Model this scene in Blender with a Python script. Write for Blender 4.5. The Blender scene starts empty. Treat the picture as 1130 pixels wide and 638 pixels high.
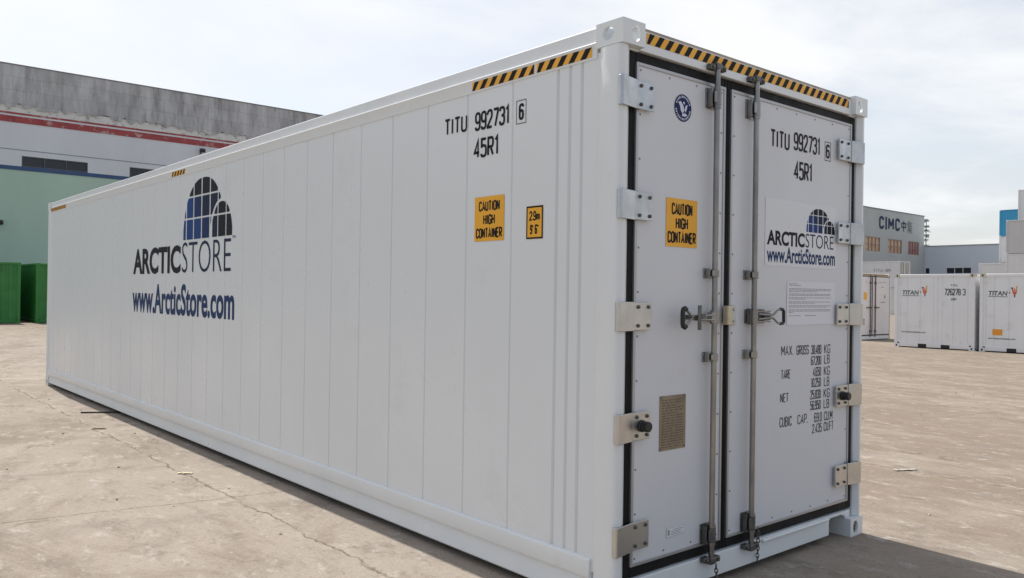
import bpy, bmesh, math, random
from mathutils import Vector, Matrix
R = math.radians
random.seed(7)
scene = bpy.context.scene
COL = scene.collection

# ------------------------------------------------------------------ camera
cam_d = bpy.data.cameras.new('camera'); cam = bpy.data.objects.new('camera', cam_d); COL.objects.link(cam)
YAW, PITCH, ROLL, FPX = 7.09506783e-01, 4.63246036e-03, 1.44270179e-02, 910.345732
fw = Vector((math.sin(YAW)*math.cos(PITCH), math.cos(YAW)*math.cos(PITCH), math.sin(PITCH)))
r0 = Vector((math.cos(YAW), -math.sin(YAW), 0)); u0 = r0.cross(fw)
cr = math.cos(ROLL)*r0 + math.sin(ROLL)*u0
cu = -math.sin(ROLL)*r0 + math.cos(ROLL)*u0
M4 = Matrix((cr, cu, -fw)).transposed().to_4x4()
M4.translation = (-2.94770601, -2.64589293, 1.56957199)
cam.matrix_world = M4
cam_d.sensor_fit = 'HORIZONTAL'; cam_d.sensor_width = 36; cam_d.lens = FPX/1130*36
cam_d.clip_start = 0.05; cam_d.clip_end = 5000
scene.camera = cam

# ------------------------------------------------------------------ world, sun, exposure
SUN_EL, SUN_AZ = 56.0, 3.1           # degrees; azimuth from +Y towards +X
w = bpy.data.worlds.new('World'); scene.world = w; w.use_nodes = True
nt = w.node_tree; nt.nodes.clear()
def N(t, typ, **k):
    n = t.nodes.new(typ)
    for a, b in k.items(): setattr(n, a, b)
    return n
out = N(nt, 'ShaderNodeOutputWorld'); bg = N(nt, 'ShaderNodeBackground')
sky = N(nt, 'ShaderNodeTexSky', sky_type='NISHITA', sun_disc=False, sun_elevation=R(SUN_EL), sun_rotation=R(SUN_AZ), air_density=1.0, dust_density=2.5, ozone_density=1.0)
tc = N(nt, 'ShaderNodeTexCoord'); sep = N(nt, 'ShaderNodeSeparateXYZ')
nt.links.new(tc.outputs['Generated'], sep.inputs[0])
def wm(op, a, b=None):
    n = N(nt, 'ShaderNodeMath', operation=op)
    for i, x in enumerate((a, b)):
        if x is None: continue
        if isinstance(x, (int, float)): n.inputs[i].default_value = x
        else: nt.links.new(x, n.inputs[i])
    return n.outputs[0]
zc = wm('MAXIMUM', sep.outputs[2], 0.0); zz = wm('ADD', zc, 0.12)
comb = N(nt, 'ShaderNodeCombineXYZ')
nt.links.new(wm('DIVIDE', sep.outputs[0], zz), comb.inputs[0]); nt.links.new(wm('DIVIDE', sep.outputs[1], zz), comb.inputs[1])
cn = N(nt, 'ShaderNodeTexNoise'); cn.inputs['Scale'].default_value = 0.55; cn.inputs['Detail'].default_value = 7; cn.inputs['Roughness'].default_value = 0.58
cn.inputs['Distortion'].default_value = 0.35
nt.links.new(comb.outputs[0], cn.inputs['Vector'])
ramp = N(nt, 'ShaderNodeMapRange', interpolation_type='SMOOTHSTEP'); ramp.inputs[1].default_value = 0.40; ramp.inputs[2].default_value = 0.62
ramp.inputs[3].default_value = 0.54; ramp.inputs[4].default_value = 1.0
nt.links.new(cn.outputs['Fac'], ramp.inputs[0])
mix = N(nt, 'ShaderNodeMix', data_type='RGBA')
CLOUD = 7.15
mix.inputs[7].default_value = (CLOUD*0.975, CLOUD*0.988, CLOUD, 1)
front = N(nt, 'ShaderNodeMapRange', interpolation_type='SMOOTHSTEP')      # the cloud veil thins out away from the sun's half of the sky
for i_, v_ in enumerate((-0.75, 0.55, 0.34, 1.0)): front.inputs[i_+1].default_value = v_
nt.links.new(wm('ADD', wm('MULTIPLY', sep.outputs[0], 0.55), wm('MULTIPLY', sep.outputs[1], 0.83)), front.inputs[0])
nt.links.new(wm('MULTIPLY', ramp.outputs[0], front.outputs[0]), mix.inputs[0]); nt.links.new(sky.outputs[0], mix.inputs[6])
nt.links.new(mix.outputs[2], bg.inputs[0]); bg.inputs[1].default_value = 0.13
nt.links.new(bg.outputs[0], out.inputs[0])
sd = bpy.data.lights.new('sun', 'SUN'); sd.energy = 4.6; sd.angle = R(0.5); sd.color = (1.0, 0.955, 0.89)
sun = bpy.data.objects.new('sun', sd); COL.objects.link(sun)
sv = Vector((math.sin(R(SUN_AZ))*math.cos(R(SUN_EL)), math.cos(R(SUN_AZ))*math.cos(R(SUN_EL)), math.sin(R(SUN_EL))))
sun.rotation_euler = sv.to_track_quat('Z', 'Y').to_euler(); sun.location = sv*60
scene.view_settings.view_transform = 'Standard'; scene.view_settings.look = 'None'
scene.view_settings.exposure = 0.12; scene.view_settings.gamma = 1.0
scene.view_settings.use_curve_mapping = False

# ------------------------------------------------------------------ materials
def mat(name, col, rough=0.5, metal=0.0, vary=0.0, vscale=3.0, stretch=(1, 1, 1), bump=0.0, bscale=30.0, spec=0.5, dirt=None):
    m = bpy.data.materials.new(name); m.use_nodes = True
    t = m.node_tree; b = t.nodes['Principled BSDF']
    b.inputs['Base Color'].default_value = (*col, 1); b.inputs['Roughness'].default_value = rough; b.inputs['Metallic'].default_value = metal
    b.inputs['Specular IOR Level'].default_value = spec
    if vary or bump or dirt:
        tc = N(t, 'ShaderNodeTexCoord'); mp = N(t, 'ShaderNodeMapping'); mp.inputs['Scale'].default_value = stretch
        t.links.new(tc.outputs['Object'], mp.inputs[0])
    last = None
    if vary:
        n = N(t, 'ShaderNodeTexNoise'); n.inputs['Scale'].default_value = vscale; n.inputs['Detail'].default_value = 6; n.inputs['Roughness'].default_value = 0.6
        t.links.new(mp.outputs[0], n.inputs['Vector'])
        r = N(t, 'ShaderNodeMapRange'); r.inputs[1].default_value = 0.3; r.inputs[2].default_value = 0.7; r.inputs[3].default_value = 1-vary; r.inputs[4].default_value = 1+vary*0.5
        t.links.new(n.outputs['Fac'], r.inputs[0])
        x = N(t, 'ShaderNodeMix', data_type='RGBA', blend_type='MULTIPLY'); x.inputs[0].default_value = 1
        x.inputs[6].default_value = (*col, 1); t.links.new(r.outputs[0], x.inputs[7])
        last = x.outputs[2]
        rr = N(t, 'ShaderNodeMapRange'); rr.inputs[1].default_value = 0.3; rr.inputs[2].default_value = 0.7; rr.inputs[3].default_value = min(1, rough+0.1); rr.inputs[4].default_value = max(0.05, rough-0.06)
        t.links.new(n.outputs['Fac'], rr.inputs[0]); t.links.new(rr.outputs[0], b.inputs['Roughness'])
    if dirt:                                             # stains of their own shape
        dc, amount, dscale, lo = dirt
        n = N(t, 'ShaderNodeTexNoise'); n.inputs['Scale'].default_value = dscale; n.inputs['Detail'].default_value = 8; n.inputs['Roughness'].default_value = 0.7
        t.links.new(mp.outputs[0], n.inputs['Vector'])
        r = N(t, 'ShaderNodeMapRange', interpolation_type='SMOOTHSTEP'); r.inputs[1].default_value = lo; r.inputs[2].default_value = lo+0.16; r.inputs[4].default_value = amount
        t.links.new(n.outputs['Fac'], r.inputs[0])
        x = N(t, 'ShaderNodeMix', data_type='RGBA'); x.inputs[7].default_value = (*dc, 1)
        if last: t.links.new(last, x.inputs[6])
        else: x.inputs[6].default_value = (*col, 1)
        t.links.new(r.outputs[0], x.inputs[0]); last = x.outputs[2]
    if last: t.links.new(last, b.inputs['Base Color'])
    if bump:
        n = N(t, 'ShaderNodeTexNoise'); n.inputs['Scale'].default_value = bscale; n.inputs['Detail'].default_value = 3
        t.links.new(mp.outputs[0], n.inputs['Vector'])
        bp = N(t, 'ShaderNodeBump'); bp.inputs['Strength'].default_value = 1.0; bp.inputs['Distance'].default_value = bump
        t.links.new(n.outputs['Fac'], bp.inputs['Height']); t.links.new(bp.outputs[0], b.inputs['Normal'])
    return m

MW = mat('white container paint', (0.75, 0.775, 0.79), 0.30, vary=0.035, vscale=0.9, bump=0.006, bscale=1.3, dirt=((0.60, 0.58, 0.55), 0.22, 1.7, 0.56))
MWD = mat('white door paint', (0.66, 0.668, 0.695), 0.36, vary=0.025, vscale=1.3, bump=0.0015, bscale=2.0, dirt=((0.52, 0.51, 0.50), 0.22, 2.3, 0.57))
MWF = mat('white frame paint', (0.755, 0.78, 0.79), 0.32, vary=0.03, vscale=3, bump=0.0006, bscale=14, dirt=((0.55, 0.52, 0.48), 0.3, 4.0, 0.60))
MGASK = mat('black rubber', (0.006, 0.006, 0.007), 0.6, vary=0.2, vscale=8, spec=.25)
MRUB = mat('black grip rubber', (0.015, 0.015, 0.016), 0.45)
MSTEEL = mat('stainless steel', (0.60, 0.59, 0.57), 0.36, 1.0, vary=0.10, vscale=9, bump=0.0003, bscale=60)
MZINC = mat('zinc plated steel', (0.56, 0.58, 0.60), 0.42, 1.0, vary=0.12, vscale=11)
MROD = mat('galvanised rod', (0.33, 0.32, 0.305), 0.36, 1.0, vary=0.3, vscale=6, stretch=(1, 1, 0.5))
MDARKM = mat('dark cast steel', (0.16, 0.155, 0.15), 0.45, 0.8, vary=0.3, vscale=20)
MTRIM = mat('aluminium trim', (0.46, 0.46, 0.47), 0.45, 0.7)
MRIV = mat('rivet metal', (0.22, 0.22, 0.22), 0.4, 0.8)
MBLK = mat('black lettering', (0.008, 0.008, 0.010), 0.6, spec=.2)
MLOGO = [mat('logo blue %d' % i, c, 0.6, spec=.2) for i, c in enumerate(((0.012, 0.05, 0.20), (0.010, 0.028, 0.11), (0.010, 0.016, 0.05), (0.008, 0.009, 0.018)))]
MNAVY = mat('navy lettering', (0.014, 0.040, 0.13), 0.6, spec=.2)
MNAVYD = mat('dark navy lettering', (0.013, 0.022, 0.06), 0.6, spec=.2)
MYEL = mat('amber sticker', (0.86, 0.42, 0.018), 0.42, vary=0.06, vscale=6)
MPLATE = mat('engraved brass plate', (0.30, 0.245, 0.17), 0.5, 0.55, vary=0.15, vscale=9)
MPLTXT = mat('plate engraving', (0.13, 0.10, 0.07), 0.6)
MPAPER = mat('paper', (0.74, 0.74, 0.78), 0.6)
MINK = mat('grey print', (0.28, 0.28, 0.32), 0.6)
MEMB = mat('emblem blue', (0.012, 0.022, 0.10), 0.6, spec=.2)
MEMW = mat('emblem white', (0.62, 0.65, 0.74), 0.4)
MUNDER = mat('dark underside', (0.03, 0.03, 0.03), 0.8)
MGLASS = mat('dark glass', (0.02, 0.022, 0.03), 0.12)

# ------------------------------------------------------------------ mesh builder
class MB:
    def __init__(s): s.v = []; s.f = []; s.m = []
    def poly(s, pts, mi=0):
        k = len(s.v); s.v += [tuple(p) for p in pts]; s.f.append(list(range(k, k+len(pts)))); s.m.append(mi)
    def box(s, x0, x1, y0, y1, z0, z1, mi=0):
        k = len(s.v)
        s.v += [(x0,y0,z0),(x1,y0,z0),(x1,y1,z0),(x0,y1,z0),(x0,y0,z1),(x1,y0,z1),(x1,y1,z1),(x0,y1,z1)]
        for q in ((0,3,2,1),(4,5,6,7),(0,1,5,4),(1,2,6,5),(2,3,7,6),(3,0,4,7)):
            s.f.append([k+i for i in q]); s.m.append(mi)
    def prism(s, prof, axis, a0, a1, mi=0):
        """closed 2-D profile extruded along an axis; profile coords are the two other axes in order"""
        k = len(s.v); n = len(prof)
        def P(p, a):
            return {'x': (a, p[0], p[1]), 'y': (p[0], a, p[1]), 'z': (p[0], p[1], a)}[axis]
        s.v += [P(p, a0) for p in prof] + [P(p, a1) for p in prof]
        s.f.append([k+i for i in range(n)][::-1]); s.m.append(mi)
        s.f.append([k+n+i for i in range(n)]); s.m.append(mi)
        for i in range(n):
            j = (i+1) % n; s.f.append([k+i, k+j, k+n+j, k+n+i]); s.m.append(mi)
    def tube(s, pts, r, seg=10, mi=0, closed=False):
        pts = [Vector(p) for p in pts]; n = len(pts); k = len(s.v); up = None
        for i, p in enumerate(pts):
            a = pts[(i-1) % n] if (closed or i > 0) else p; b = pts[(i+1) % n] if (closed or i < n-1) else p
            d = (b-a).normalized()
            if up is None: up = Vector((0,0,1)) if abs(d.z) < 0.9 else Vector((1,0,0))
            x = d.cross(up).normalized(); up = x.cross(d).normalized()
            for q in range(seg):
                t = 2*math.pi*q/seg; s.v.append(tuple(p + x*math.cos(t)*r + up*math.sin(t)*r))
        for i in range(n if closed else n-1):
            for q in range(seg):
                a = k+i*seg+q; b = k+i*seg+(q+1) % seg; c = k+((i+1) % n)*seg+(q+1) % seg; d = k+((i+1) % n)*seg+q
                s.f.append([a,b,c,d]); s.m.append(mi)
        if not closed:
            s.f.append([k+q for q in range(seg)][::-1]); s.m.append(mi)
            s.f.append([k+(n-1)*seg+q for q in range(seg)]); s.m.append(mi)
    def cyl(s, p0, p1, r, seg=16, mi=0): s.tube([p0, p1], r, seg, mi)
    def sweep(s, F, pts, t, lift=0.0, closed=False, mi=0):
        """flat stroke of width t along 2-D points in the face frame F"""
        n = len(pts); L = []; Rr = []
        for i in range(n):
            p = Vector(pts[i]); a = Vector(pts[i-1]) if (i > 0 or closed) else None; b = Vector(pts[(i+1) % n]) if (i < n-1 or closed) else None
            d1 = (p-a).normalized() if a is not None and (p-a).length > 1e-9 else None
            d2 = (b-p).normalized() if b is not None and (b-p).length > 1e-9 else None
            d1 = d1 or d2; d2 = d2 or d1
            n1 = Vector((-d1.y, d1.x)); n2 = Vector((-d2.y, d2.x)); mm = n1+n2
            if mm.length < 1e-6: mm = n1.copy()
            mm.normalize(); c = max(0.45, mm.dot(n1)); o = mm*(t/2/c)
            L.append(p+o); Rr.append(p-o)
        for i in range(n if closed else n-1):
            j = (i+1) % n
            s.poly([F(*L[i], lift), F(*L[j], lift), F(*Rr[j], lift), F(*Rr[i], lift)], mi)
    def mesh(s, name, mats, smooth=True, angle=35):
        me = bpy.data.meshes.new(name); me.from_pydata(s.v, [], s.f)
        for m in mats: me.materials.append(m)
        me.polygons.foreach_set('material_index', s.m)
        bm = bmesh.new(); bm.from_mesh(me); bmesh.ops.recalc_face_normals(bm, faces=bm.faces); bm.to_mesh(me); bm.free()
        if smooth:
            me.polygons.foreach_set('use_smooth', [True]*len(me.polygons)); me.set_sharp_from_angle(angle=R(angle))
        return me
    def build(s, name, mats, parent=None, bevel=0.0, smooth=True, segs=2):
        if not isinstance(mats, (list, tuple)): mats = [mats]
        o = bpy.data.objects.new(name, s.mesh(name, mats, smooth)); COL.objects.link(o)
        if parent: o.parent = parent
        if bevel:
            b = o.modifiers.new('bevel', 'BEVEL'); b.width = bevel; b.segments = segs; b.limit_method = 'ANGLE'; b.angle_limit = R(40)
        return o

def thing(name, label, cat, loc=(0,0,0), rz=0, group=None):
    o = bpy.data.objects.new(name, None); COL.objects.link(o); o.location = loc; o.rotation_euler = (0,0,rz); o.empty_display_size = 0.2
    o['label'] = label; o['category'] = cat
    if group: o['group'] = group
    return o
def tag(o, label, cat, group=None):
    o['label'] = label; o['category'] = cat
    if group: o['group'] = group
    return o
KIDS = {}
def copy_tree(o, parent=None):
    c = o.copy(); COL.objects.link(c)
    if parent: c.parent = parent
    for ch in list(o.children): copy_tree(ch, c)
    return c

def frame(o, ud, vd, nd):
    o, ud, vd, nd = Vector(o), Vector(ud), Vector(vd), Vector(nd)
    return lambda u, v, n=0.0: tuple(o + ud*u + vd*v + nd*n)

# ------------------------------------------------------------------ lettering
_fc = {}
def font_mesh(s, offset=0.0, shear=0.0, spacing=1.0):
    key = (s, offset, shear, spacing)
    if key in _fc: return _fc[key]
    cu_ = bpy.data.curves.new('t', 'FONT'); cu_.body = s; cu_.offset = offset; cu_.shear = shear; cu_.space_character = spacing; cu_.resolution_u = 4; cu_.fill_mode = 'FRONT'
    ob = bpy.data.objects.new('t', cu_); COL.objects.link(ob)
    dg = bpy.context.evaluated_depsgraph_get(); dg.update()
    me = bpy.data.meshes.new_from_object(ob.evaluated_get(dg))
    r = ([tuple(v.co[:2]) for v in me.vertices], [list(p.vertices) for p in me.polygons])
    bpy.data.objects.remove(ob); bpy.data.meshes.remove(me); bpy.data.curves.remove(cu_)
    _fc[key] = r; return r
def put_font(mb, F, s, u0_, u1_, v0_, v1_, mi=0, offset=0.0, shear=0.0, lift=0.0, spacing=1.0):
    vs, fs = font_mesh(s, offset, shear, spacing)
    xs = [v[0] for v in vs]; ys = [v[1] for v in vs]
    ax, bx, ay, by = min(xs), max(xs), min(ys), max(ys); k = len(mb.v)
    for x, y in vs: mb.v.append(F(u0_+(x-ax)/(bx-ax)*(u1_-u0_), v0_+(y-ay)/(by-ay)*(v1_-v0_), lift))
    for f in fs: mb.f.append([k+i for i in f]); mb.m.append(mi)

q = .24
GL = {
 'T': (.5, [[(0,1),(.5,1)], [(.25,1),(.25,0)]]), 'I': (.12, [[(.06,0),(.06,1)]]),
 'U': (.5, [[(0,1),(0,0,q),(.5,0,q),(.5,1)]]),
 '9': (.5, [['c',(0,.42,q),(.5,.42,q),(.5,1,q),(0,1,q)], [(.5,.72),(.5,0,q),(0,0,q),(0,.16)]]),
 '6': (.5, [['c',(0,0,q),(.5,0,q),(.5,.58,q),(0,.58,q)], [(0,.28),(0,1,q),(.5,1,q),(.5,.84)]]),
 '2': (.5, [[(0,.76),(0,1,q),(.5,1,q),(.5,.62,.1),(0,.06,.03),(0,0),(.5,0)]]),
 '7': (.5, [[(0,1),(.5,1),(.5,.88,.1),(.18,0)]]),
 '3': (.5, [[(0,.8),(0,1,q),(.5,1,q),(.5,.53,.2),(.18,.53)], [(.18,.53),(.5,.53,.2),(.5,0,q),(0,0,q),(0,.2)]]),
 '1': (.28, [[(.02,.82),(.2,1),(.2,0)]]),
 '4': (.5, [[(.38,0),(.38,1),(0,.26),(.5,.26)]]),
 '5': (.5, [[(.48,1),(.03,1),(.03,.5)], [(.03,.54),(.03,.62,.06),(.5,.62,q),(.5,0,q),(0,0,q),(0,.16)]]),
 'R': (.5, [[(0,0),(0,1),(.5,1,.2),(.5,.48,.2),(0,.48)], [(.25,.48),(.5,0)]]),
 'P': (.5, [[(0,0),(0,1),(.5,1,.2),(.5,.45,.2),(0,.45)]]),
 'B': (.5, [[(0,.52),(0,1),(.46,1,.18),(.46,.52,.18),(0,.52)], [(0,.52),(.5,.52,.18),(.5,0,.2),(0,0),(0,.52)]]),
 'C': (.5, [[(.5,.76),(.5,1,q),(0,1,q),(0,0,q),(.5,0,q),(.5,.24)]]),
 'G': (.5, [[(.5,.76),(.5,1,q),(0,1,q),(0,0,q),(.5,0,q),(.5,.46),(.26,.46)]]),
 'O': (.5, [['c',(0,0,q),(.5,0,q),(.5,1,q),(0,1,q)]]), '0': (.5, [['c',(0,0,q),(.5,0,q),(.5,1,q),(0,1,q)]]),
 '8': (.5, [['c',(0,0,q),(.5,0,q),(.5,.52,.2),(0,.52,.2)], ['c',(.02,.52,.2),(.48,.52,.2),(.48,1,q),(.02,1,q)]]),
 'A': (.54, [[(0,0),(.27,1),(.54,0)], [(.09,.3),(.45,.3)]]),
 'N': (.5, [[(0,0),(0,1)], [(0,1),(.5,0)], [(.5,0),(.5,1)]]),
 'H': (.5, [[(0,0),(0,1)], [(.5,0),(.5,1)], [(0,.52),(.5,.52)]]),
 'E': (.44, [[(.44,1),(0,1),(0,0),(.44,0)], [(0,.52),(.38,.52)]]),
 'F': (.44, [[(.44,1),(0,1),(0,0)], [(0,.52),(.38,.52)]]),
 'L': (.42, [[(0,1),(0,0),(.42,0)]]),
 'M': (.62, [[(0,0),(0,1)], [(0,1),(.31,.3)], [(.31,.3),(.62,1)], [(.62,1),(.62,0)]]),
 'X': (.5, [[(0,0),(.5,1)], [(0,1),(.5,0)]]),
 'K': (.5, [[(0,0),(0,1)], [(.5,1),(0,.42)], [(.14,.58),(.5,0)]]),
 'S': (.5, [[(.5,.8),(.5,1,q),(0,1,q),(0,.52,.2),(.5,.52,.2),(.5,0,q),(0,0,q),(0,.2)]]),
 'D': (.5, [[(0,.5),(0,1),(.5,1,.2),(.5,0,.2),(0,0),(0,.5)]]),
 'Q': (.5, [['c',(0,0,q),(.5,0,q),(.5,1,q),(0,1,q)]]),
 'm': (.66, [[(0,0),(0,.62)], [(0,.4),(0,.62,.12),(.33,.62,.12),(.33,0)], [(.33,.4),(.33,.62,.12),(.66,.62,.12),(.66,0)]]),
 '.': (.0, [[(0,-.02),(0,.10)]]), "'": (.1, [[(.05,.78),(.05,1)]]), '"': (.26, [[(.04,.78),(.04,1)], [(.22,.78),(.22,1)]]), ' ': (.34, []),
}
def round_pts(st):
    closed = st[0] == 'c'; P = st[1:] if closed else st; n = len(P); o = []
    for i, p in enumerate(P):
        r = p[2] if len(p) > 2 else 0; v = Vector(p[:2])
        if r and (closed or 0 < i < n-1):
            a = Vector(P[i-1][:2])-v; b = Vector(P[(i+1) % n][:2])-v
            rr = min(r, a.length*0.5, b.length*0.5) if closed else min(r, a.length*0.98, b.length*0.5 if (i+1 < n-1 and len(P[i+1]) > 2) else b.length*0.98)
            A = v+a.normalized()*rr; B = v+b.normalized()*rr
            for k in range(6):
                t = k/5; o.append(tuple(A*(1-t)**2 + v*2*t*(1-t) + B*t*t))
        else: o.append(tuple(v))
    c = [o[0]]
    for p in o[1:]:
        if (Vector(p)-Vector(c[-1])).length > 1e-5: c.append(p)
    if closed and (Vector(c[0])-Vector(c[-1])).length < 1e-5: c.pop()
    return c, closed
def put_stroke(mb, F, s, u0_, u1_, v0_, v1_, t, mi=0, lift=0.0, gap=.24):
    x = 0; items = []
    for ch in s:
        wd, sts = GL[ch]
        for st in sts: items.append((x, st))
        x += wd+gap
    tot = x-gap; W_ = u1_-u0_-t; H_ = v1_-v0_-t; k = 0
    for ox, st in items:
        pts, cl = round_pts(st)
        mb.sweep(F, [(u0_+t/2+(px+ox)/tot*W_, v0_+t/2+py*H_) for px, py in pts], t, lift+0.00004*k, cl, mi); k = (k+1) % 6
def quad(mb, F, a, b, c, d, mi=0, lift=0.0): mb.poly([F(a,c,lift), F(b,c,lift), F(b,d,lift), F(a,d,lift)], mi)
def box_outline(mb, F, a, b, c, d, t, mi=0, lift=0.0):
    mb.sweep(F, [(a,c),(b,c),(b,d),(a,d)], t, lift, True, mi)
def hazard(mb, F, a, b, c, d, pitch, lift, ylw=0, blk=1, dirn=1):
    """amber strip with slanted black bars"""
    quad(mb, F, a, b, c, d, ylw, lift); h = d-c; u = a-h*0.3
    while u < b:
        lo = [u, u+pitch*0.5]; hi = [u+h*0.75*dirn, u+pitch*0.5+h*0.75*dirn]
        P = [(lo[0],c),(lo[1],c),(hi[1],d),(hi[0],d)]
        P = [(min(max(x,a+.001),b-.001),y) for x,y in P]
        if P[1][0]-P[0][0] > .004 or P[2][0]-P[3][0] > .004:
            mb.poly([F(x,y,lift+.0006) for x,y in P], blk)
        u += pitch
def igloo(mb, F, u0_, u1_, v0_, v1_, lift=0.0):
    """dome mark of tall blocks with a small dome at its right; material slots 0..3 run from blue to near black"""
    W_, H_ = u1_-u0_, v1_-v0_
    def big(x):
        t = (x-.43)/.43; return (max(0, 1-abs(t)**2.3))**(1/2.0)
    def small(x):
        t = (x-.80)/.20; return .55*(max(0, 1-abs(t)**2.2))**.5
    def gap_(x):
        t = (x-.80)/.232; return .60*(max(0, 1-abs(t)**2.2))**.5 if abs(t) < 1 else 0
    cols = [(0,.055),(.08,.215),(.24,.385),(.41,.555),(.58,.715),(.735,.86)]
    rows = [(0,.335),(.365,.70),(.73,1.0)]
    for ci, (a, b) in enumerate(cols):
        for ri, (c, d) in enumerate(rows):
            xs = [a+(b-a)*i/10 for i in range(11)]; pts = []
            for x in xs:
                top = min(d, big(x)); bot = max(c, gap_(x))
                if top-bot > .012: pts.append((x, bot, top))
            if len(pts) < 2: continue
            lo = [(x, bt) for x, bt, tp in pts]; hi = [(x, tp) for x, bt, tp in pts][::-1]
            mi = min(3, max(0, [0,1,3][ri] + (0, 0, 0, 1, 1, 2)[ci] - (1 if ri == 1 and ci < 2 else 0)))
            mb.poly([F(u0_+x*W_, v0_+y*H_, lift) for x, y in lo+hi], mi)
    for a, b in ((.62,.715),(.735,.87),(.89,.995)):
        for c, d in ((0,.335),(.365,.6)):
            xs = [a+(b-a)*i/10 for i in range(11)]; pts = [(x, c, min(d, small(x))) for x in xs if min(d, small(x))-c > .01]
            if len(pts) < 2: continue
            mb.poly([F(u0_+x*W_, v0_+y*H_, lift) for x, y in [(x, bt) for x, bt, tp in pts]+[(x, tp) for x, bt, tp in pts][::-1]], 2 if a < .7 else 3)

# ------------------------------------------------------------------ the ground
def ground_material():
    m = bpy.data.materials.new('worn concrete yard'); m.use_nodes = True; t = m.node_tree; b = t.nodes['Principled BSDF']
    tc = N(t, 'ShaderNodeTexCoord'); P = tc.outputs['Object']
    def noise(scale, detail=6, rough=.6, vec=P, dist=0):
        n = N(t, 'ShaderNodeTexNoise'); n.inputs['Scale'].default_value = scale; n.inputs['Detail'].default_value = detail; n.inputs['Roughness'].default_value = rough; n.inputs['Distortion'].default_value = dist
        t.links.new(vec, n.inputs['Vector']); return n.outputs['Fac']
    def mr(x, a, b_, c=0, d=1):
        n = N(t, 'ShaderNodeMapRange', interpolation_type='SMOOTHSTEP'); 
        for i, k in enumerate((a, b_, c, d)): n.inputs[i+1].default_value = k
        t.links.new(x, n.inputs[0]); return n.outputs[0]
    def mth(op, x, y=None):
        n = N(t, 'ShaderNodeMath', operation=op)
        for i, k in enumerate((x, y)):
            if k is None: continue
            if isinstance(k, (int, float)): n.inputs[i].default_value = k
            else: t.links.new(k, n.inputs[i])
        return n.outputs[0]
    def mixc(f, a, c):
        n = N(t, 'ShaderNodeMix', data_type='RGBA')
        for i, k in ((0, f), (6, a), (7, c)):
            if isinstance(k, tuple): n.inputs[i].default_value = (*k, 1)
            elif isinstance(k, (int, float)): n.inputs[i].default_value = k
            else: t.links.new(k, n.inputs[i])
        return n.outputs[2]
    sp0 = N(t, 'ShaderNodeSeparateXYZ'); t.links.new(P, sp0.inputs[0])
    mpA = N(t, 'ShaderNodeMapping'); mpA.inputs['Rotation'].default_value = (0,0,R(-41)); mpA.inputs['Scale'].default_value = (1,0.55,1); t.links.new(P, mpA.inputs[0]); A = mpA.outputs[0]
    c = mixc(mr(noise(.16, 5), .38, .62), (.335,.287,.238), (.266,.222,.178))
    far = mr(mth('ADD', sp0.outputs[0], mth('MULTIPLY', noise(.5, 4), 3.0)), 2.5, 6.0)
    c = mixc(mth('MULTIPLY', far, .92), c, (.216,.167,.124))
    c = mixc(mth('MULTIPLY', mr(noise(1.3, 9, .72, A), .43, .64), .62), c, (.342,.299,.252))
    c = mixc(mth('MULTIPLY', mr(noise(.8, 9, .74, A, .8), .48, .63), .85), c, (.215,.174,.136))
    c = mixc(mth('MULTIPLY', mr(noise(3.6, 7, .74, A, .4), .51, .65), .62), c, (.175,.145,.117))
    c = mixc(mth('MULTIPLY', mr(noise(7, 7, .72, A), .54, .66), .7), c, (.43,.395,.355))
    c = mixc(mth('MULTIPLY', mr(noise(23, 5, .7), .54, .68), .55), c, (.15,.125,.10)); c = mixc(mth('MULTIPLY', mr(noise(34, 4, .7), .58, .70), .5), c, (.46,.425,.385))
    c = mixc(mth('MULTIPLY', mr(noise(60, 3), .35, .7), .25), c, (.16,.135,.11))
    c = mixc(mth('MULTIPLY', mr(noise(220, 2), .55, .72), .3), c, (.11,.095,.08))
    # tyre tracks: worn arcs
    for cx0, cy0, rad, wid, amt in ((2.0, 24.0, 19.5, .22, .40), (2.0, 24.0, 21.4, .22, .34), (-14.0, 6.0, 11.6, .20, .35), (-14.0, 6.0, 10.0, .20, .30), (24.0, -6.0, 13.0, .22, .40), (24.0, -6.0, 14.9, .22, .36)):
        vd = N(t, 'ShaderNodeVectorMath', operation='DISTANCE'); vd.inputs[1].default_value = (cx0, cy0, 0); t.links.new(P, vd.inputs[0])
        dd = mth('ABSOLUTE', mth('SUBTRACT', mth('ADD', vd.outputs['Value'], mth('MULTIPLY', noise(.9, 3), .5)), rad))
        trk = mth('MULTIPLY', mr(dd, wid*.4, wid, 1, 0), mr(noise(2.2, 6, .7), .42, .62, 0, amt)); c = mixc(trk, c, (.155,.132,.112))
    # slab joints and cracks
    sp = N(t, 'ShaderNodeSeparateXYZ'); t.links.new(P, sp.inputs[0])
    wob = mth('MULTIPLY', mth('SUBTRACT', noise(2.6, 5, .7), .5), .22)
    wob2 = mth('MULTIPLY', mth('SUBTRACT', noise(3.3, 5, .7), .5), .16)
    dx = mth('PINGPONG', mth('ADD', mth('ADD', sp.outputs[0], .48), wob), 2.6)
    dy = mth('PINGPONG', mth('ADD', mth('ADD', mth('ADD', sp.outputs[1], -3.35), mth('MULTIPLY', sp.outputs[0], .17)), wob2), 3.1)
    brk = mr(noise(1.4, 4), .34, .50)
    j = mth('MAXIMUM', mth('MULTIPLY', mr(dx, .002, .014, 1, 0), brk), mth('MULTIPLY', mr(dy, .001, .008, 1, 0), mr(noise(1.1, 4), .36, .5)))
    spall = mth('MULTIPLY', mr(dx, .02, .11, 1, 0), mr(noise(6, 6, .7), .48, .58))
    v = N(t, 'ShaderNodeTexVoronoi', feature='DISTANCE_TO_EDGE'); v.inputs['Scale'].default_value = .42
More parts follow.
